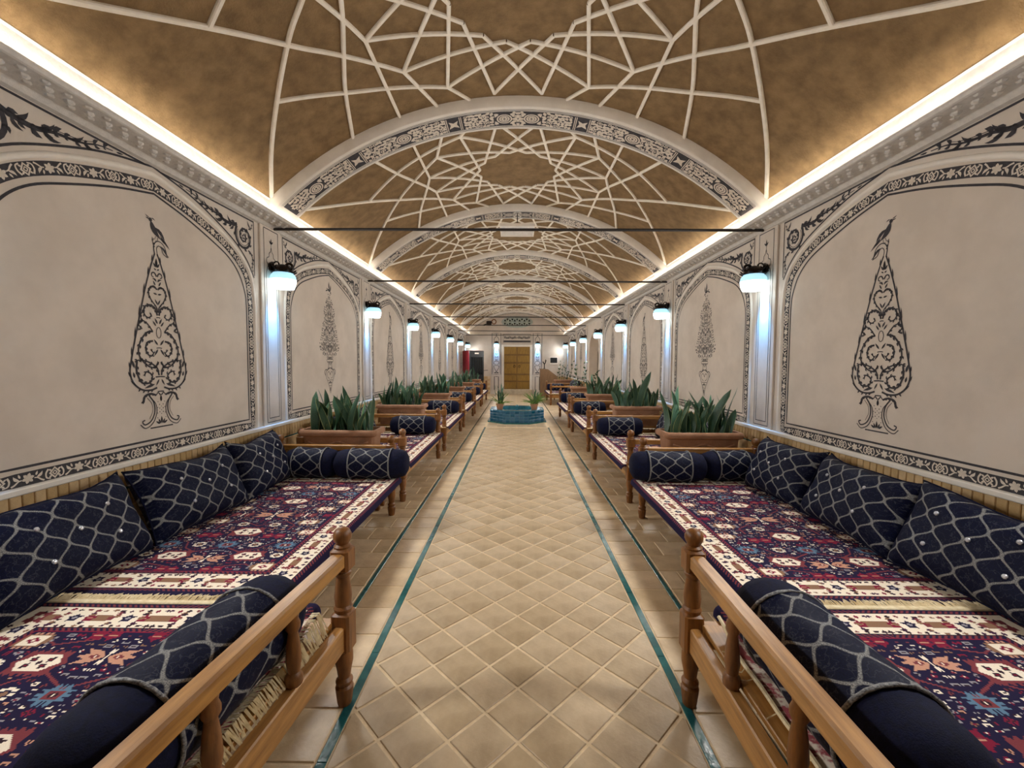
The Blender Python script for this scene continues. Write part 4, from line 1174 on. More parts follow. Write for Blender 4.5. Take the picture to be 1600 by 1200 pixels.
def fringe_mesh(length, out, seed, drop=0.0, step_=0.0065):
    """strands along x, pointing to +y"""
    r = random.Random(seed); m = MB(); x = -length / 2
    while x < length / 2:
        L = out * r.uniform(0.8, 1.15); dx = r.uniform(-0.018, 0.018); wd = 0.0030; h = r.uniform(0.002, 0.010)
        p = [(x, 0, 0.010), (x + dx * .4, L * .5, 0.012 + h * .6 - drop * .35), (x + dx, L, 0.004 + h * .3 - drop)]
        vs = []
        for q in p: vs += [(q[0] - wd, q[1], q[2]), (q[0], q[1], q[2] + 0.004), (q[0] + wd, q[1], q[2])]
        m.add(vs, [(0, 1, 4, 3), (1, 2, 5, 4), (3, 4, 7, 6), (4, 5, 8, 7)]); x += step_ * r.uniform(.6, 1.2)
    m.bbox(-length / 2, length / 2, -0.022, 0.006, 0.004, 0.020, 0.004)
    return m.mesh('fringe', M['fringe'])
FR = fringe_mesh(RW_ - 0.09, 0.075, 3)
def put_rug(x, y, z, rz, label, fr=(1, -1)):
    o = link('carpet', RUG, None, (x, y, z), (0, 0, rz)); tag(o, label, 'rug', 'patterned carpets on the wooden beds')
    for sg in fr:
        link('fringe', FR, o, (-0.03, sg * (RL_ / 2 - 0.002), 0.002), (0, 0, 0 if sg > 0 else PI), kind='stuff')
    return o

# ------------------------------------------------------------------ wooden takht beds
def post_mesh(tall=True):
    m = MB(); b = 0.041
    m.lathe([(0.024, 0.0), (0.030, 0.012), (0.036, 0.06), (0.038, 0.085), (0.030, 0.095), (0.036, 0.105), (0.036, 0.115), (0.026, 0.128), (0.030, 0.16), (0.038, 0.20), (0.038, 0.235), (0.034, 0.252)], 14)
    m.bbox(-b, b, -b, b, 0.25, 0.425 if tall else 0.385, 0.010)
    if tall:
        m.lathe([(0.036, 0.423), (0.040, 0.440), (0.033, 0.452), (0.037, 0.49), (0.030, 0.555), (0.027, 0.575), (0.036, 0.588), (0.036, 0.598), (0.030, 0.606)], 14)
        m.bbox(-b, b, -b, b, 0.603, 0.705, 0.010)
        m.lathe([(0.034, 0.703), (0.036, 0.712), (0.026, 0.720), (0.030, 0.728), (0.038, 0.745), (0.038, 0.762), (0.030, 0.780), (0.014, 0.790), (0.004, 0.792)], 14)
    return m.mesh('post' if tall else 'leg', M['post'], 35)
POST, LEG = post_mesh(True), post_mesh(False)
BAL = MB().lathe([(0.022, 0.0), (0.030, 0.01), (0.030, 0.035), (0.020, 0.05), (0.026, 0.09), (0.022, 0.15), (0.016, 0.19), (0.024, 0.205), (0.024, 0.225), (0.018, 0.24), (0.022, 0.262)], 10).mesh('baluster', M['post'], 40)
def make_bed(loc, rz, dx, ly, rails, label, n_bal=2):
    """dx deep (x, +x is the walkway side), ly long (y)"""
    t = empty('takht_bed', loc, rz, label, 'bed', 'wooden takht beds along the hall')
    hx, hy = dx / 2, ly / 2
    tall = set()
    if 'far' in rails: tall |= {(1, 1), (-1, 1)}
    if 'near' in rails: tall |= {(1, -1), (-1, -1)}
    if 'front' in rails: tall |= {(1, 1), (1, -1)}
    for px, py in ((1, 1), (1, -1), (-1, 1), (-1, -1)):
        link('post' if (px, py) in tall else 'leg', POST if (px, py) in tall else LEG, t, (px * hx, py * hy, 0))
    for sx in (-1, 1): MB().bbox(sx * hx - 0.022, sx * hx + 0.022, -hy + 0.038, hy - 0.038, 0.265, 0.372, 0.005).build('side_rail', M['wood_y'], t)
    for sy in (-1, 1): MB().bbox(-hx + 0.038, hx - 0.038, sy * hy - 0.022, sy * hy + 0.022, 0.265, 0.372, 0.005).build('end_rail', M['wood_x'], t)
    nb = 7; pw = (dx - 0.05) / nb
    for i in range(nb):
        x0 = -hx + 0.025 + i * pw
        MB().bbox(x0 + 0.002, x0 + pw - 0.002, -hy + 0.045, hy - 0.045, 0.372, 0.394, 0.003).build('deck_plank', M['wood_y'], t)
    for rl in rails:
        if rl == 'front':
            MB().bbox(hx - 0.030, hx + 0.030, -hy + 0.036, hy - 0.036, 0.628, 0.690, 0.008).build('top_rail', M['wood_y'], t)
            for i in range(n_bal): link('baluster', BAL, t, (hx, hy - 0.36 * (i + 1), 0.37))
        else:
            sy = 1 if rl == 'far' else -1
            MB().bbox(-hx + 0.036, hx - 0.036, sy * hy - 0.024, sy * hy + 0.024, 0.640, 0.695, 0.007).build('top_rail', M['wood_x'], t)
            for i in range(n_bal): link('baluster', BAL, t, (-hx + dx * (i + 1) / (n_bal + 1), sy * hy, 0.37))
    return t
def rot2(x, y, a): return x * math.cos(a) - y * math.sin(a), x * math.sin(a) + y * math.cos(a)
# beds closest to the viewer: railed along the walkway, slightly skewed
def front_bed(side, post, rz_deg):
    rz = R(rz_deg); dx, ly = 1.40, 2.0
    if side == 'left': px, py, fz = dx / 2, ly / 2, rz
    else: px, py, fz = dx / 2, -ly / 2, rz + PI
    ox, oy = rot2(px, py, fz)
    t = make_bed((post[0] - ox, post[1] - oy, 0), fz, dx, ly, ('front',), 'amber wooden bed with spindle rail on the walkway, nearest the viewer on the %s' % side, 5)
    if side == 'right':
        for o in t.children:
            if o.name.startswith('baluster'): o.location.y = -o.location.y
    return t
front_bed('left', (-0.745, 1.775), -4.2)
front_bed('right', (0.770, 1.795), -1.5)
XB = {'left': (-1.215, -2.30), 'right': (1.225, 2.30)}
def std_bed(side, y0, y1, rails, label):
    x0, x1 = XB[side]; dx = abs(x1 - x0); cx = (x0 + x1) / 2
    if side == 'right': rails = tuple({'near': 'far', 'far': 'near'}[r] for r in rails)
    return make_bed((cx, (y0 + y1) / 2, 0), 0 if side == 'left' else PI, dx, y1 - y0, rails, label)
BEDS = {'left': [(1.98, 4.06)] + [(4.47 + 2.615 * k, 6.53 + 2.615 * k) for k in range(5)], 'right': [(1.98, 4.04)] + [(4.49 + 2.615 * k, 6.53 + 2.615 * k) for k in (0, 1, 2, 4)]}
ZR = 0.397
for side in ('left', 'right'):
    for i, (y0, y1) in enumerate(BEDS[side]):
        nm = '%s from the viewer in the %s row' % (ORD[i + 1], side)
        std_bed(side, y0, y1, ('far',) if i == 0 else ('near', 'far'), 'low wooden bed with turned posts and carpet, ' + nm)
        sx = -1 if side == 'left' else 1
        yc = (y0 + y1) / 2; cx = sx * (1.085 + RW_ / 2 - 0.02) if i == 0 else sx * (1.13 + RW_ / 2 - 0.02)
        cx = sx * min(abs(cx), W - 0.03 - RW_ / 2)
        if i == 0: yc = 1.90 + RL_ / 2
        put_rug(cx, yc, ZR, 0 if side == 'left' else PI, 'navy carpet with cream border on the bed ' + nm, fr=(1, -1) if i else ((1,) if side == 'left' else (-1,)))
put_rug(-1.50, 1.845 - RL_ / 2, ZR, 0, 'large navy carpet with thick cream fringe on the left bed nearest the viewer')
put_rug(1.52, 1.865 - RL_ / 2, ZR, PI, 'large navy carpet with pale fringe on the right bed nearest the viewer')
# fringed end of an under-rug hanging inside the walkway rail of each near bed
def under_rug(side, rz_deg, post):
    rz = R(rz_deg); sx = -1 if side == 'left' else 1
    o = empty('under_rug', (post[0], post[1], 0), rz, 'lower carpet edge with %s behind the rail spindles of the near %s bed' % ('thick cream fringe' if side == 'left' else 'thin pale cord', side), 'rug', 'lower carpets under the nearest ones')
    m = MB(); loops = []; n_ = 30
    for i in range(n_ + 1):
        y = -0.10 - 1.55 * i / n_; z = ZR + 0.012 + 0.05 * math.exp(-((y + 0.10) / 0.10) ** 2)
        loops.append([(sx * (0.30), y, ZR + 0.002), (sx * 0.16, y, ZR + 0.006), (sx * 0.075, y, z), (sx * 0.075, y, z - 0.01), (sx * 0.30, y, ZR - 0.001)])
    m.loops(loops, closed=False).build('rug_edge', M['under_red'], o, True)
    fm = MB(); r = random.Random(4)
    if side == 'left':
        y = -0.10
        while y > -1.65:
            z = ZR + 0.012 + 0.05 * math.exp(-((y + 0.10) / 0.10) ** 2); L = r.uniform(0.055, 0.085); dy = r.uniform(-0.022, 0.022)
            vs = []
            for px, pz, d_ in ((0.085, z + 0.006, 0), (0.050, z + 0.014, dy * .5), (0.022 - 0.010 * r.random(), max(z - L, ZR - 0.020), dy)):
                vs += [(sx * px, y + d_ - 0.0028, pz), (sx * (px - 0.003), y + d_, pz + 0.002), (sx * px, y + d_ + 0.0028, pz)]
            fm.add(vs, [(0, 1, 4, 3), (1, 2, 5, 4), (3, 4, 7, 6), (4, 5, 8, 7)]); y -= r.uniform(0.0030, 0.0085)
    else:
        fm.tube([(sx * 0.070, -0.10 - 1.55 * i / 30, ZR + 0.016 + 0.05 * math.exp(-((1.55 * i / 30) / 0.10) ** 2) + 0.003 * math.sin(i * 1.3)) for i in range(31)], 0.008, 6)
        for i in range(14):
            y = -0.2 - i * 0.1 + r.uniform(-.03, .03); fm.tube([(sx * 0.066, y, ZR + 0.014), (sx * 0.05, y + r.uniform(-.01, .01), ZR + 0.003), (sx * 0.03, y + r.uniform(-.02, .02), ZR + 0.002)], 0.0022, 4)
    fm.build('fringe', M['fringe'], o, kind='stuff')
    return o
M['under_red'] = mat_noise('red_cream_weave', (150, 70, 76), (222, 208, 190), 26.0, 0.95, lo=0.45, hi=0.55)
under_rug('left', -4.2, (-0.745, 1.775))
under_rug('right', -1.5, (0.770, 1.795))

# ------------------------------------------------------------------ cushions
def pillow_body(w_, h_, t_, n1=26, n2=18, uo=0.0, seed=0):
    r = random.Random(seed); p1, p2, p3 = r.uniform(0, 6), r.uniform(0, 6), r.uniform(0, 6)
    m = MB(); m.uv = []
    def pt(u, v, s):
        x = w_ / 2 * u * (1 - 0.075 * (1 - v * v) * (u * u)); z = h_ / 2 * v * (1 - 0.10 * (1 - u * u) * (v * v))
        th = t_ / 2 * max(0.0, (1 - u ** 4) * (1 - v ** 4)) ** 0.5
        th *= 1 + 0.10 * math.sin(3 * u + p1) * math.sin(2.3 * v + p2) + 0.05 * math.sin(7 * u + 5 * v + p3)
        z -= 0.030 * (1 - u * u) * max(0, v) + 0.012 * math.sin(4 * u + p2) * max(0, v)
        return (s * th + 0.02 * abs(u) ** 3 * max(0, v) ** 2 * math.sin(p1), x, z)
    for s in (1, -1):
        base = len(m.v)
        uu = [math.sin(PI / 2 * (-1 + 2 * i / n1)) * 0.5 + 0.5 * (-1 + 2 * i / n1) for i in range(n1 + 1)]
        vv = [math.sin(PI / 2 * (-1 + 2 * i / n2)) * 0.5 + 0.5 * (-1 + 2 * i / n2) for i in range(n2 + 1)]
        for v in vv:
            for u in uu: m.v.append(pt(u, v, s))
        for j in range(n2):
            for i in range(n1):
                q = [base + j * (n1 + 1) + i, base + j * (n1 + 1) + i + 1, base + (j + 1) * (n1 + 1) + i + 1, base + (j + 1) * (n1 + 1) + i]
                if s < 0: q = q[::-1]
                m.f.append(tuple(q))
                for k in q:
                    x, y, z = m.v[k]; m.uv.append((y + uo, z + 0.085 + uo * .3))
    return m.mesh('cushion_cover', M['brocade'], True), pt
JEWEL = MB().lathe([(0.009, 0), (0.012, 0.004), (0.010, 0.009), (0.004, 0.012)], 8).mesh('jewel_button', M['jewel'], True)
def make_pillow(w_, h_, t_, seed):
    t = empty('cushion'); me, pt = pillow_body(w_, h_, t_, uo=0.05 * seed, seed=seed)
    cv = link('cushion_cover', me, t)
    for u, v in ((-0.45, 0.35), (0.42, 0.38), (0.0, 0.05), (-0.45, -0.35), (0.42, -0.32)):
        x, y, z = pt(u, v, 1); link('jewel_button', JEWEL, cv, (x - 0.002, y, z), (0, R(90), 0))
    # corded seam
    pts = [pt(math.copysign(1, c) if abs(c) >= 1 else c, d, 1) for c, d in [(-1, -1 + 0.2 * i) for i in range(11)] + [(-1 + 0.2 * i, 1) for i in range(1, 11)] + [(1, 1 - 0.2 * i) for i in range(1, 11)] + [(1 - 0.2 * i, -1) for i in range(1, 10)]]
    MB().tube(pts + [pts[0]], 0.006, 5, False).build('piping', M['navy'], cv, True)
    return t
def put_pillow(t, x, y, z, rz, lean, label):
    t.location = (x, y, z); t.rotation_euler = (0, lean, rz)
    tag(t, label, 'cushion', 'brocade cushions against the walls')
SEAT = ZR + 0.016
PIL_POS = {'left': [(1.98, 'nearest the viewer, cut by the left edge of the photo'), (2.82, 'middle of the three on the near left bed, below the painted cypress'), (3.56, 'farthest of the three on the near left bed, beside the bolsters')],
           'right': [(1.93, 'nearest the viewer, cut by the right edge of the photo'), (2.70, 'middle of the three on the near right bed, below the painted cypress'), (3.46, 'farthest of the three on the near right bed, beside the bolsters')]}
pills = []
for si, side in enumerate(('left', 'right')):
    sx = -1 if side == 'left' else 1
    for k, (yc, lab) in enumerate(PIL_POS[side]):
        t = make_pillow((0.80, 0.80, 0.70)[k], 0.49, 0.23, 1 + k + 3 * si); pills.append(t)
        ln = -0.44 + 0.03 * k
        put_pillow(t, sx * 2.19, yc, SEAT + 0.222, (0 if sx < 0 else PI) + (0.04, -0.05, 0.06)[k], ln, 'jewelled navy cushion ' + lab)
for side in ('left', 'right'):
    sx = -1 if side == 'left' else 1
    for i, (y0, y1) in enumerate(BEDS[side][1:]):
        for k, f in enumerate((0.30, 0.70)):
            t = dup(pills[(i + k) % 6]); yc = y0 + (y1 - y0) * f
            put_pillow(t, sx * 2.19, yc, SEAT + 0.222, 0 if sx < 0 else PI, -0.36, 'navy cushion by the wall, %s of two on the bed %s from the viewer, %s' % ('nearer' if k == 0 else 'farther', ORD[i + 2], side))
def make_bolster(L, r_, seed):
    t = empty('bolster'); rr = random.Random(seed); n_ = 20
    prof = [(0.01, -L / 2), (r_ * .55, -L / 2 + .006), (r_ * .86, -L / 2 + 0.03), (r_, -L / 2 + 0.085), (r_ * 1.02, -L / 4), (r_ * 1.02, L / 4), (r_, L / 2 - 0.085), (r_ * .86, L / 2 - 0.03), (r_ * .55, L / 2 - 0.006), (0.01, L / 2)]
    m = MB().lathe(prof, n_); m.v = [(z, x, y) for x, y, z in m.v]; m.build('bolster_body', M['navy'], t, True)
    s = MB(); s.uv = []; h = L * 0.27; k = 12
    for j in range(k + 1):
        x = -h + 2 * h * j / k
        for i in range(n_):
            a = 2 * PI * i / n_; q = r_ * 1.03 + 0.003 + 0.003 * math.sin(3 * a + x * 20 + seed); s.v.append((x, q * math.cos(a), q * math.sin(a)))
    for j in range(k):
        for i in range(n_):
            s.f.append((j * n_ + i, j * n_ + (i + 1) % n_, (j + 1) * n_ + (i + 1) % n_, (j + 1) * n_ + i))
            for jj, ii in ((j, i), (j, i + 1), (j + 1, i + 1), (j + 1, i)):
                s.uv.append((-h + 2 * h * jj / k, ii / n_ * 0.87))
    sl = s.build('brocade_sleeve', M['brocade'], t, True)
    for x in (-h, h):
        MB().tube([(x, (r_ * 1.03 + 0.006) * math.cos(a), (r_ * 1.03 + 0.006) * math.sin(a)) for a in np.linspace(0, 2 * PI, 25)], 0.006, 6, False).build('braid', M['silver_braid'], sl, True)
    return t
RB = 0.132
def put_bolster(t, x, y, rz, label, z=None):
    t.location = (x, y, SEAT + RB * 1.03 + 0.004 if z is None else z); t.rotation_euler = (R(-90), 0, rz)
    tag(t, label, 'bolster', 'navy bolsters on the wooden beds')
b0 = make_bolster(0.68, RB, 1); put_bolster(b0, -1.345, 3.90, 0.03, 'navy bolster at the far end of the near left bed, on its walkway side')
b1 = make_bolster(0.50, RB, 2); put_bolster(b1, -1.915, 3.92, -0.02, 'navy bolster at the far end of the near left bed, by the wall cushion')
b2 = make_bolster(0.68, RB, 3); put_bolster(b2, 1.40, 3.88, -0.06, 'navy bolster at the far end of the near right bed, on its walkway side')
b3 = make_bolster(0.52, RB, 4); put_bolster(b3, 1.99, 3.93, 0.05, 'navy bolster at the far end of the near right bed, by the wall cushion')
b4 = make_bolster(0.80, RB * 1.08, 5); put_bolster(b4, -0.955, 1.22, R(90 - 4.2), 'big navy bolster lying along the spindle rail on the near left bed')
b5 = make_bolster(0.80, RB * 1.08, 6); put_bolster(b5, 0.960, 1.24, R(90 - 1.5), 'big navy bolster lying along the spindle rail on the near right bed')
for side in ('left', 'right'):
    sx = -1 if side == 'left' else 1
    for i, (y0, y1) in enumerate(BEDS[side][1:]):
        put_bolster(dup(b0), sx * 1.56, y1 - 0.18, 0.0, 'navy bolster at the far end of the bed %s from the viewer on the %s' % (ORD[i + 2], side))
        if i != 1: put_bolster(dup(b1), sx * 1.88 * 1.05, y0 + 0.22, 0.0, 'navy bolster at the near end of the bed %s from the viewer on the %s' % (ORD[i + 2], side))

# ------------------------------------------------------------------ planters between the beds
def rrect(hx, hy, r_, z, n_=5):
    pts = []
    for cx, cy, a0 in ((hx - r_, hy - r_, 0), (-hx + r_, hy - r_, 90), (-hx + r_, -hy + r_, 180), (hx - r_, -hy + r_, 270)):
        for i in range(n_ + 1):
            a = R(a0 + 90 * i / n_); pts.append((cx + r_ * math.cos(a), cy + r_ * math.sin(a), z))
    return pts
def planter_mesh():
    m = MB()
    m.loops([rrect(0.33, 0.115, 0.03, 0.0), rrect(0.335, 0.12, 0.035, 0.01), rrect(0.352, 0.132, 0.035, 0.245), rrect(0.356, 0.136, 0.036, 0.25), rrect(0.385, 0.158, 0.04, 0.262), rrect(0.392, 0.165, 0.042, 0.28), rrect(0.388, 0.162, 0.042, 0.305),
             rrect(0.378, 0.152, 0.04, 0.318), rrect(0.355, 0.13, 0.035, 0.318), rrect(0.345, 0.12, 0.03, 0.27), rrect(0.34, 0.118, 0.03, 0.23)])
    m.add(rrect(0.33, 0.115, 0.03, 0.0), [tuple(range(23, -1, -1))])
    return m.mesh('planter_box', M['terra'], 40)
PLM = planter_mesh()
SWAG = MB()
for sx in (-1, 1):
    for sy in (-1,):
        SWAG.tube([(sx * (0.30 - 0.028 * i), sy * (0.128 + 0.0045 * math.sin(i)), 0.20 - 0.035 * math.sin(PI * i / 10)) for i in range(11)], 0.010, 5)
SWAG.tube([(-0.03, -0.128, 0.2), (0.03, -0.128, 0.2)], 0.012, 5)
SWM = SWAG.mesh('relief_swag', M['terra'], True)
SOIL = MB().add(rrect(0.347, 0.122, 0.03, 0.272), [tuple(range(24))]).mesh('soil', M['soil'])
def leaf_mesh(h, wmax, curve, twist, seed, mat, name='leaf'):
    r = random.Random(seed); m = MB(); m.uv = []; n_ = 7; side = r.uniform(-0.04, 0.04)
    for i in range(n_ + 1):
        u = i / n_; wd = wmax * (0.35 + 0.65 * math.sin(PI * min(1, u * 0.85 + 0.15)) ** 0.8) if u < .9 else wmax * 0.22
        if i == n_: wd = 0.002
        a = twist * u; cx, cy = curve * u * u, side * math.sin(u * 4)
        for b, dp in ((-0.5, 0.18), (0, 0), (0.5, 0.18)):
            m.v.append((cx + wd * (b * math.cos(a) - dp * math.sin(a) * 0.6), cy + wd * (b * math.sin(a) + dp * math.cos(a) * 0.6), h * u))
    for i in range(n_):
        for j in range(2):
            q = (i * 3 + j, i * 3 + j + 1, i * 3 + j + 4, i * 3 + j + 3); m.f.append(q)
            for k in q: m.uv.append(((k % 3) / 2, (k // 3) / n_ * h / 0.1))
    return m.mesh(name, mat, True)
LEAVES = [leaf_mesh(0.44, 0.075, 0.05, 0.6, 1, M['leaf']), leaf_mesh(0.36, 0.080, -0.07, -0.7, 2, M['leaf']), leaf_mesh(0.30, 0.070, 0.09, 0.4, 3, M['leaf_var']), leaf_mesh(0.40, 0.060, 0.10, -0.3, 4, M['leaf']), leaf_mesh(0.25, 0.072, -0.03, 0.9, 5, M['leaf']), leaf_mesh(0.34, 0.068, 0.02, -0.9, 6, M['leaf_var'])]
def plant_stand(x, y, rz, label):
    t = empty('plant_stand', (x, y, 0), rz, label, 'stand', 'plank stands under the planters')
    MB().bbox(-0.42, 0.42, -0.11, 0.11, 0.475, 0.505, 0.004).build('board', M['wood_x'], t)
    for sx in (-1, 1):
        for sy in (-1, 1): MB().bbox(sx * 0.37 - 0.02, sx * 0.37 + 0.02, sy * 0.075 - 0.02, sy * 0.075 + 0.02, 0, 0.475, 0.004).build('leg', M['post'], t)
    MB().bbox(-0.35, 0.35, -0.012, 0.012, 0.12, 0.16, 0.003).build('stretcher', M['wood_x'], t)
    return t
def snake_planter(x, y, z, seed, label, n_leaf=26, rz=0.0):
    t = empty('snake_plant_planter', (x, y, z), rz, label, 'planter', 'terracotta trough planters between the beds')
    pb = link('planter_box', PLM, t); link('relief_swag', SWM, pb, kind='stuff'); link('soil', SOIL, t)
    r = random.Random(seed)
    for i in range(n_leaf):
        px = -0.30 + 0.60 * (i + r.uniform(-.3, .3)) / (n_leaf - 1); py = r.uniform(-0.075, 0.075); s = r.uniform(0.75, 1.18)
        k = r.random()
        if 0.30 < k < 0.36: s *= 1.2
        o = link('leaf', r.choice(LEAVES), t, (px, py, 0.268), (r.uniform(-.22, .22), r.uniform(-.28, .28), r.uniform(0, 6.28))); o.scale = (s * .98, s * .98, s * 1.03)
    return t
def twig_planter(x, y, z, seed, label):
    t = empty('branching_planter', (x, y, z), 0, label, 'planter', 'terracotta trough planters between the beds')
    link('planter_box', PLM, t); link('soil', SOIL, t); r = random.Random(seed)
    lfm = leaf_mesh(0.075, 0.04, 0.01, 0.2, 3, M['twig_leaf'])
    for i in range(7):
        b = Vector((-0.26 + 0.52 * i / 6, r.uniform(-.05, .05), 0.265)); lean = Vector((r.uniform(-.35, .35), r.uniform(-.25, .25), 1.0)); h = r.uniform(0.4, 0.85)
        pts = [b + Vector((lean.x * h * u * (0.5 + u * .6), lean.y * h * u, h * u)) for u in np.linspace(0, 1, 6)]
        st = MB().tube(pts, [0.008, 0.007, 0.006, 0.005, 0.004, 0.002], 5).build('stem', M['twig_leaf'], t)
        for q in range(8):
            u = 0.3 + 0.7 * q / 7; p = pts[min(5, int(u * 5))]; link('leaf', lfm, st, tuple(p), (r.uniform(-.3, .3), r.choice((-1, 1)) * r.uniform(.5, 1.0), r.uniform(0, 6)))
    return t
GAPS = [4.265] + [6.81 + 2.615 * k for k in range(4)] + [17.24]
for side in ('left', 'right'):
    sx = -1 if side == 'left' else 1
    for k, yc in enumerate(GAPS):
        if side == 'right' and k in (4,): continue
        x = sx * ((1.765 if side == 'left' else 1.845) + (0.08 if k else 0))
        what = 'terracotta trough of dark green snake plants, %s from the viewer between the %s beds' % (ORD[k], side)
        if side == 'right' and k >= 3:
            twig_planter(x, yc, 0.507, 30 + k, 'terracotta trough of thin leafy branches, right row, %s' % ('near the arched niche' if k == 3 else 'by the brown desk'))
        else: snake_planter(x, yc, 0.507, 10 * k + (1 if sx > 0 else 0), what, 40 if k < 3 else 24)
        plant_stand(x, yc, 0, 'low plank stand under the terracotta trough %s from the viewer on the %s' % (ORD[k], side))

# ------------------------------------------------------------------ octagonal blue tiled pool with two pots
FX, FY = 0.02, 10.97
fp = empty('tiled_pool', (FX, FY, 0), 0, 'low octagonal pool faced with blue glazed tiles in the middle of the walkway', 'pool')
RO_, RI_, HP = 0.735, 0.56, 0.315
def octa(r_, z): return [(r_ * math.cos(R(22.5 + 45 * i)), r_ * math.sin(R(22.5 + 45 * i)), z) for i in range(8)]
MB().loops([octa(RO_ + 0.07, 0), octa(RO_ + 0.07, 0.03), octa(RO_ - 0.02, 0.03)], cap=False).build('plinth', M['teal'], fp)
MB().loops([octa(RO_ - 0.006, 0.0), octa(RO_ - 0.006, HP), octa(RI_, HP), octa(RI_, 0.05)]).build('basin', M['blue_grout'], fp)
side_len = 2 * RO_ * math.sin(R(22.5)); nt_ = 5; tw = side_len / nt_; rows = 4; th_ = (HP - 0.03) / rows
TM = MB().bbox(-tw / 2 + 0.005, tw / 2 - 0.005, -0.006, 0.006, -th_ / 2 + 0.005, th_ / 2 - 0.005, 0.003).mesh('tile', M['blue_tile'])
ap = RO_ * math.cos(R(22.5))
for i in range(8):
    a = R(45 * i)
    for k in range(nt_):
        for r_ in range(rows):
            u = -side_len / 2 + tw * (k + .5)
            if math.sin(a) > 0.5 and r_ > 0 and False: continue
            link('tile', TM, fp, (ap * math.cos(a) - u * math.sin(a), ap * math.sin(a) + u * math.cos(a), 0.03 + th_ * (r_ + .5)), (0, 0, a + PI / 2))
M['rim'] = mat_noise('turquoise_glazed_rim', (64, 126, 140), (48, 104, 120), 9.0, 0.15)
MB().loops([octa(RO_ + 0.004, HP), octa(RO_ + 0.004, HP + 0.012), octa(RI_ - 0.004, HP + 0.012), octa(RI_ - 0.004, HP - 0.08)]).build('rim', M['rim'], fp)
MB().add(octa(RI_ - 0.001, 0.20), [tuple(range(8))]).build('water', M['dark_glass'], fp)
MB().add(octa(RI_ - 0.003, 0.10), [tuple(range(8))]).build('pool_bed', M['blue_tile'], fp)
sp = MB().lathe([(0.05, 0.1), (0.04, 0.25), (0.02, 0.30), (0.05, 0.34), (0.03, 0.36), (0.012, 0.38)], 10, 0, 0.30, 0).build('spout', M['rim'], fp, True)
def pot_plant(x, y, z, kind, label):
    t = empty('potted_plant', (x, y, z), 0, label, 'potted plant', 'potted plants on the pool rim')
    MB().lathe([(0.065, 0), (0.07, 0.01), (0.095, 0.12), (0.102, 0.125), (0.105, 0.15), (0.098, 0.152), (0.090, 0.125), (0.088, 0.11)], 16).build('pot', M['terra'], t, 40)
    MB().add([(0.089 * math.cos(2 * PI * i / 14), 0.089 * math.sin(2 * PI * i / 14), 0.128) for i in range(14)], [tuple(range(14))]).build('soil', M['soil'], t)
    r = random.Random(5 if kind == 'snake' else 6)
    for i in range(18 if kind == 'snake' else 8):
        o = link('leaf', r.choice(LEAVES), t, (r.uniform(-.05, .05), r.uniform(-.05, .05), 0.126), (r.uniform(-.22, .22), r.uniform(-.22, .22), r.uniform(0, 6.28))); s = r.uniform(.8, 1.3); o.scale = (s * .75, s * .75, s)
    gm = [leaf_mesh(0.30, 0.022, 0.22, 0.2, 7, M['grass']), leaf_mesh(0.24, 0.020, 0.28, 0.3, 8, M['grass']), leaf_mesh(0.36, 0.021, 0.14, 0.1, 9, M['grass'])]
    for i in range(24 if kind == 'snake' else 84):
        o = link('blade', r.choice(gm), t, (r.uniform(-.06, .06), r.uniform(-.06, .06), 0.126), (r.uniform(-.3, .3), r.uniform(0.0, 0.75), r.uniform(0, 6.28)))
    return t
pot_plant(FX - 0.43, FY - 0.40, HP + 0.013, 'snake', 'terracotta pot of upright snake plant on the left of the blue pool rim')
pot_plant(FX + 0.43, FY - 0.40, HP + 0.013, 'grass', 'terracotta pot of arching spider plant on the right of the blue pool rim')

# ------------------------------------------------------------------ objects at the far end
ht = empty('red_cabinet', (-1.90, 18.45, 0), R(36), 'red-sided cabinet with black barred front on a metal stand by the far left corner', 'cabinet')
MB().bbox(-0.37, 0.37, -0.30, 0.30, 0.70, 2.02, 0.02).build('cabinet_body', M['red'], ht)
MB().bbox(-0.36, 0.36, -0.325, -0.30, 0.71, 2.01, 0.01).build('front_panel', M['black'], ht)
MB().bbox(-0.30, 0.30, -0.332, -0.322, 0.98, 1.74, 0.006).build('front_glass', M['dark_glass'], ht)
for i in range(7): MB().bbox(-0.27 + 0.09 * i - 0.008, -0.27 + 0.09 * i + 0.008, -0.345, -0.332, 1.0, 1.72, 0.003).build('bar', M['black'], ht)
MB().bbox(-0.10, 0.10, -0.333, -0.325, 1.87, 1.93, 0.003).build('white_badge', M['white'], ht)
MB().tube([(0.36, -0.20, 1.15), (0.62, -0.24, 1.17)], 0.012, 6).build('side_handle', M['iron'], ht)
for sx in (-1, 1):
    for sy in (-1, 1): MB().bbox(sx * 0.34 - 0.025, sx * 0.34 + 0.025, sy * 0.27 - 0.025, sy * 0.27 + 0.025, 0, 0.70, 0.004).build('leg', M['iron'], ht)
MB().box(-0.34, 0.34, -0.285, -0.255, 0.20, 0.235).box(-0.34, 0.34, 0.255, 0.285, 0.20, 0.235).build('stretcher', M['iron'], ht)

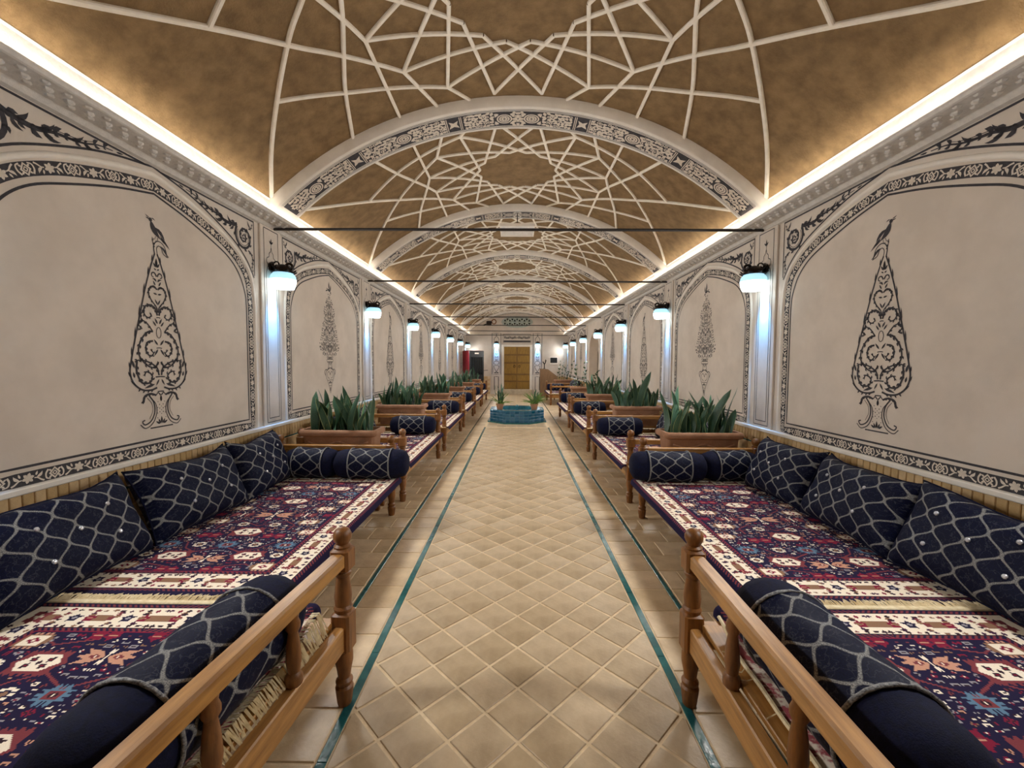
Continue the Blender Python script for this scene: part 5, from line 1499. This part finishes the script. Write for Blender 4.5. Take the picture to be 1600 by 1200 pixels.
lc = empty('lectern', (1.40, 18.55, 0), 0, 'brown veneer reception desk with a sloping side by the far right corner', 'lectern')
m = MB(); prof = [(-0.36, 0.0), (0.37, 0.0), (0.37, 0.88), (0.36, 0.93), (-0.04, 1.23), (-0.36, 1.26)]
for y0, y1 in ((-0.36, -0.33), (0.33, 0.36)):
    q = MB(); k_ = len(prof)
    q.add([(x, y0, z) for x, z in prof] + [(x, y1, z) for x, z in prof], [tuple(range(k_)), tuple(range(2 * k_ - 1, k_ - 1, -1))] + [(i, k_ + i, k_ + (i + 1) % k_, (i + 1) % k_) for i in range(k_)])
    q.build('side_panel', M['lectern'], lc)
for (xa, za), (xb, zb), nm in ((prof[5], prof[4], 'top_panel'), (prof[4], prof[3], 'sloping_panel'), (prof[2], prof[1], 'front_panel'), (prof[0], prof[5], 'back_panel')):
    MB().add([(xa, -0.33, za), (xb, -0.33, zb), (xb, 0.33, zb), (xa, 0.33, za), (xa * .97, -0.33, za - .02), (xb * .97, -0.33, zb - .02), (xb * .97, 0.33, zb - .02), (xa * .97, 0.33, za - .02)],
             [(0, 1, 2, 3), (7, 6, 5, 4), (0, 4, 5, 1), (1, 5, 6, 2), (2, 6, 7, 3), (3, 7, 4, 0)]).build(nm, M['lectern'], lc)
fg = empty('figurine', (1.22, 18.50, 1.25), 0, 'small dark two-pronged figurine standing on the brown desk', 'figurine')
MB().lathe([(0.05, 0), (0.05, 0.015), (0.02, 0.03), (0.018, 0.20), (0.026, 0.22)], 10).build('stem', M['bronze'], fg, True)
for sx in (-1, 1): MB().tube([(0, 0, 0.20), (sx * 0.04, 0, 0.26), (sx * 0.06, 0, 0.33 + 0.04 * sx), (sx * 0.045, 0, 0.37 + 0.04 * sx)], [0.02, 0.022, 0.03, 0.012], 8).build('prong', M['bronze'], fg, True)
ws = empty('wall_screen', (1.78, YE, 1.62), 0, 'small black panel in a white frame on the far wall, right of the door', 'wall panel')
MB().bbox(-0.19, 0.19, -0.03, 0.0, -0.19, 0.16, 0.006).build('frame', M['white'], ws)
MB().bbox(-0.165, 0.165, -0.036, -0.028, -0.11, 0.14, 0.004).build('panel', M['black'], ws)
cm = empty('cable_reel', (-0.93, RIBS[6] + 0.03, 2.814), 0, 'dark bundle with a ring perched on a far tie rod, left of the oval window', 'fixture')
MB().bbox(-0.12, 0.06, -0.07, 0.07, 0.0, 0.13, 0.02).build('housing', M['bronze'], cm)
MB().tube([(0.14 + 0.075 * math.cos(a), 0, 0.105 + 0.075 * math.sin(a)) for a in np.linspace(0, 2 * PI, 18)], 0.020, 6, False).build('ring', M['post'], cm, True)
MB().tube([(-0.10, 0, 0.03), (-0.19, -0.02, 0.0), (-0.22, -0.02, -0.03)], [0.02, 0.018, 0.03], 6).build('arm', M['bronze'], cm, True)
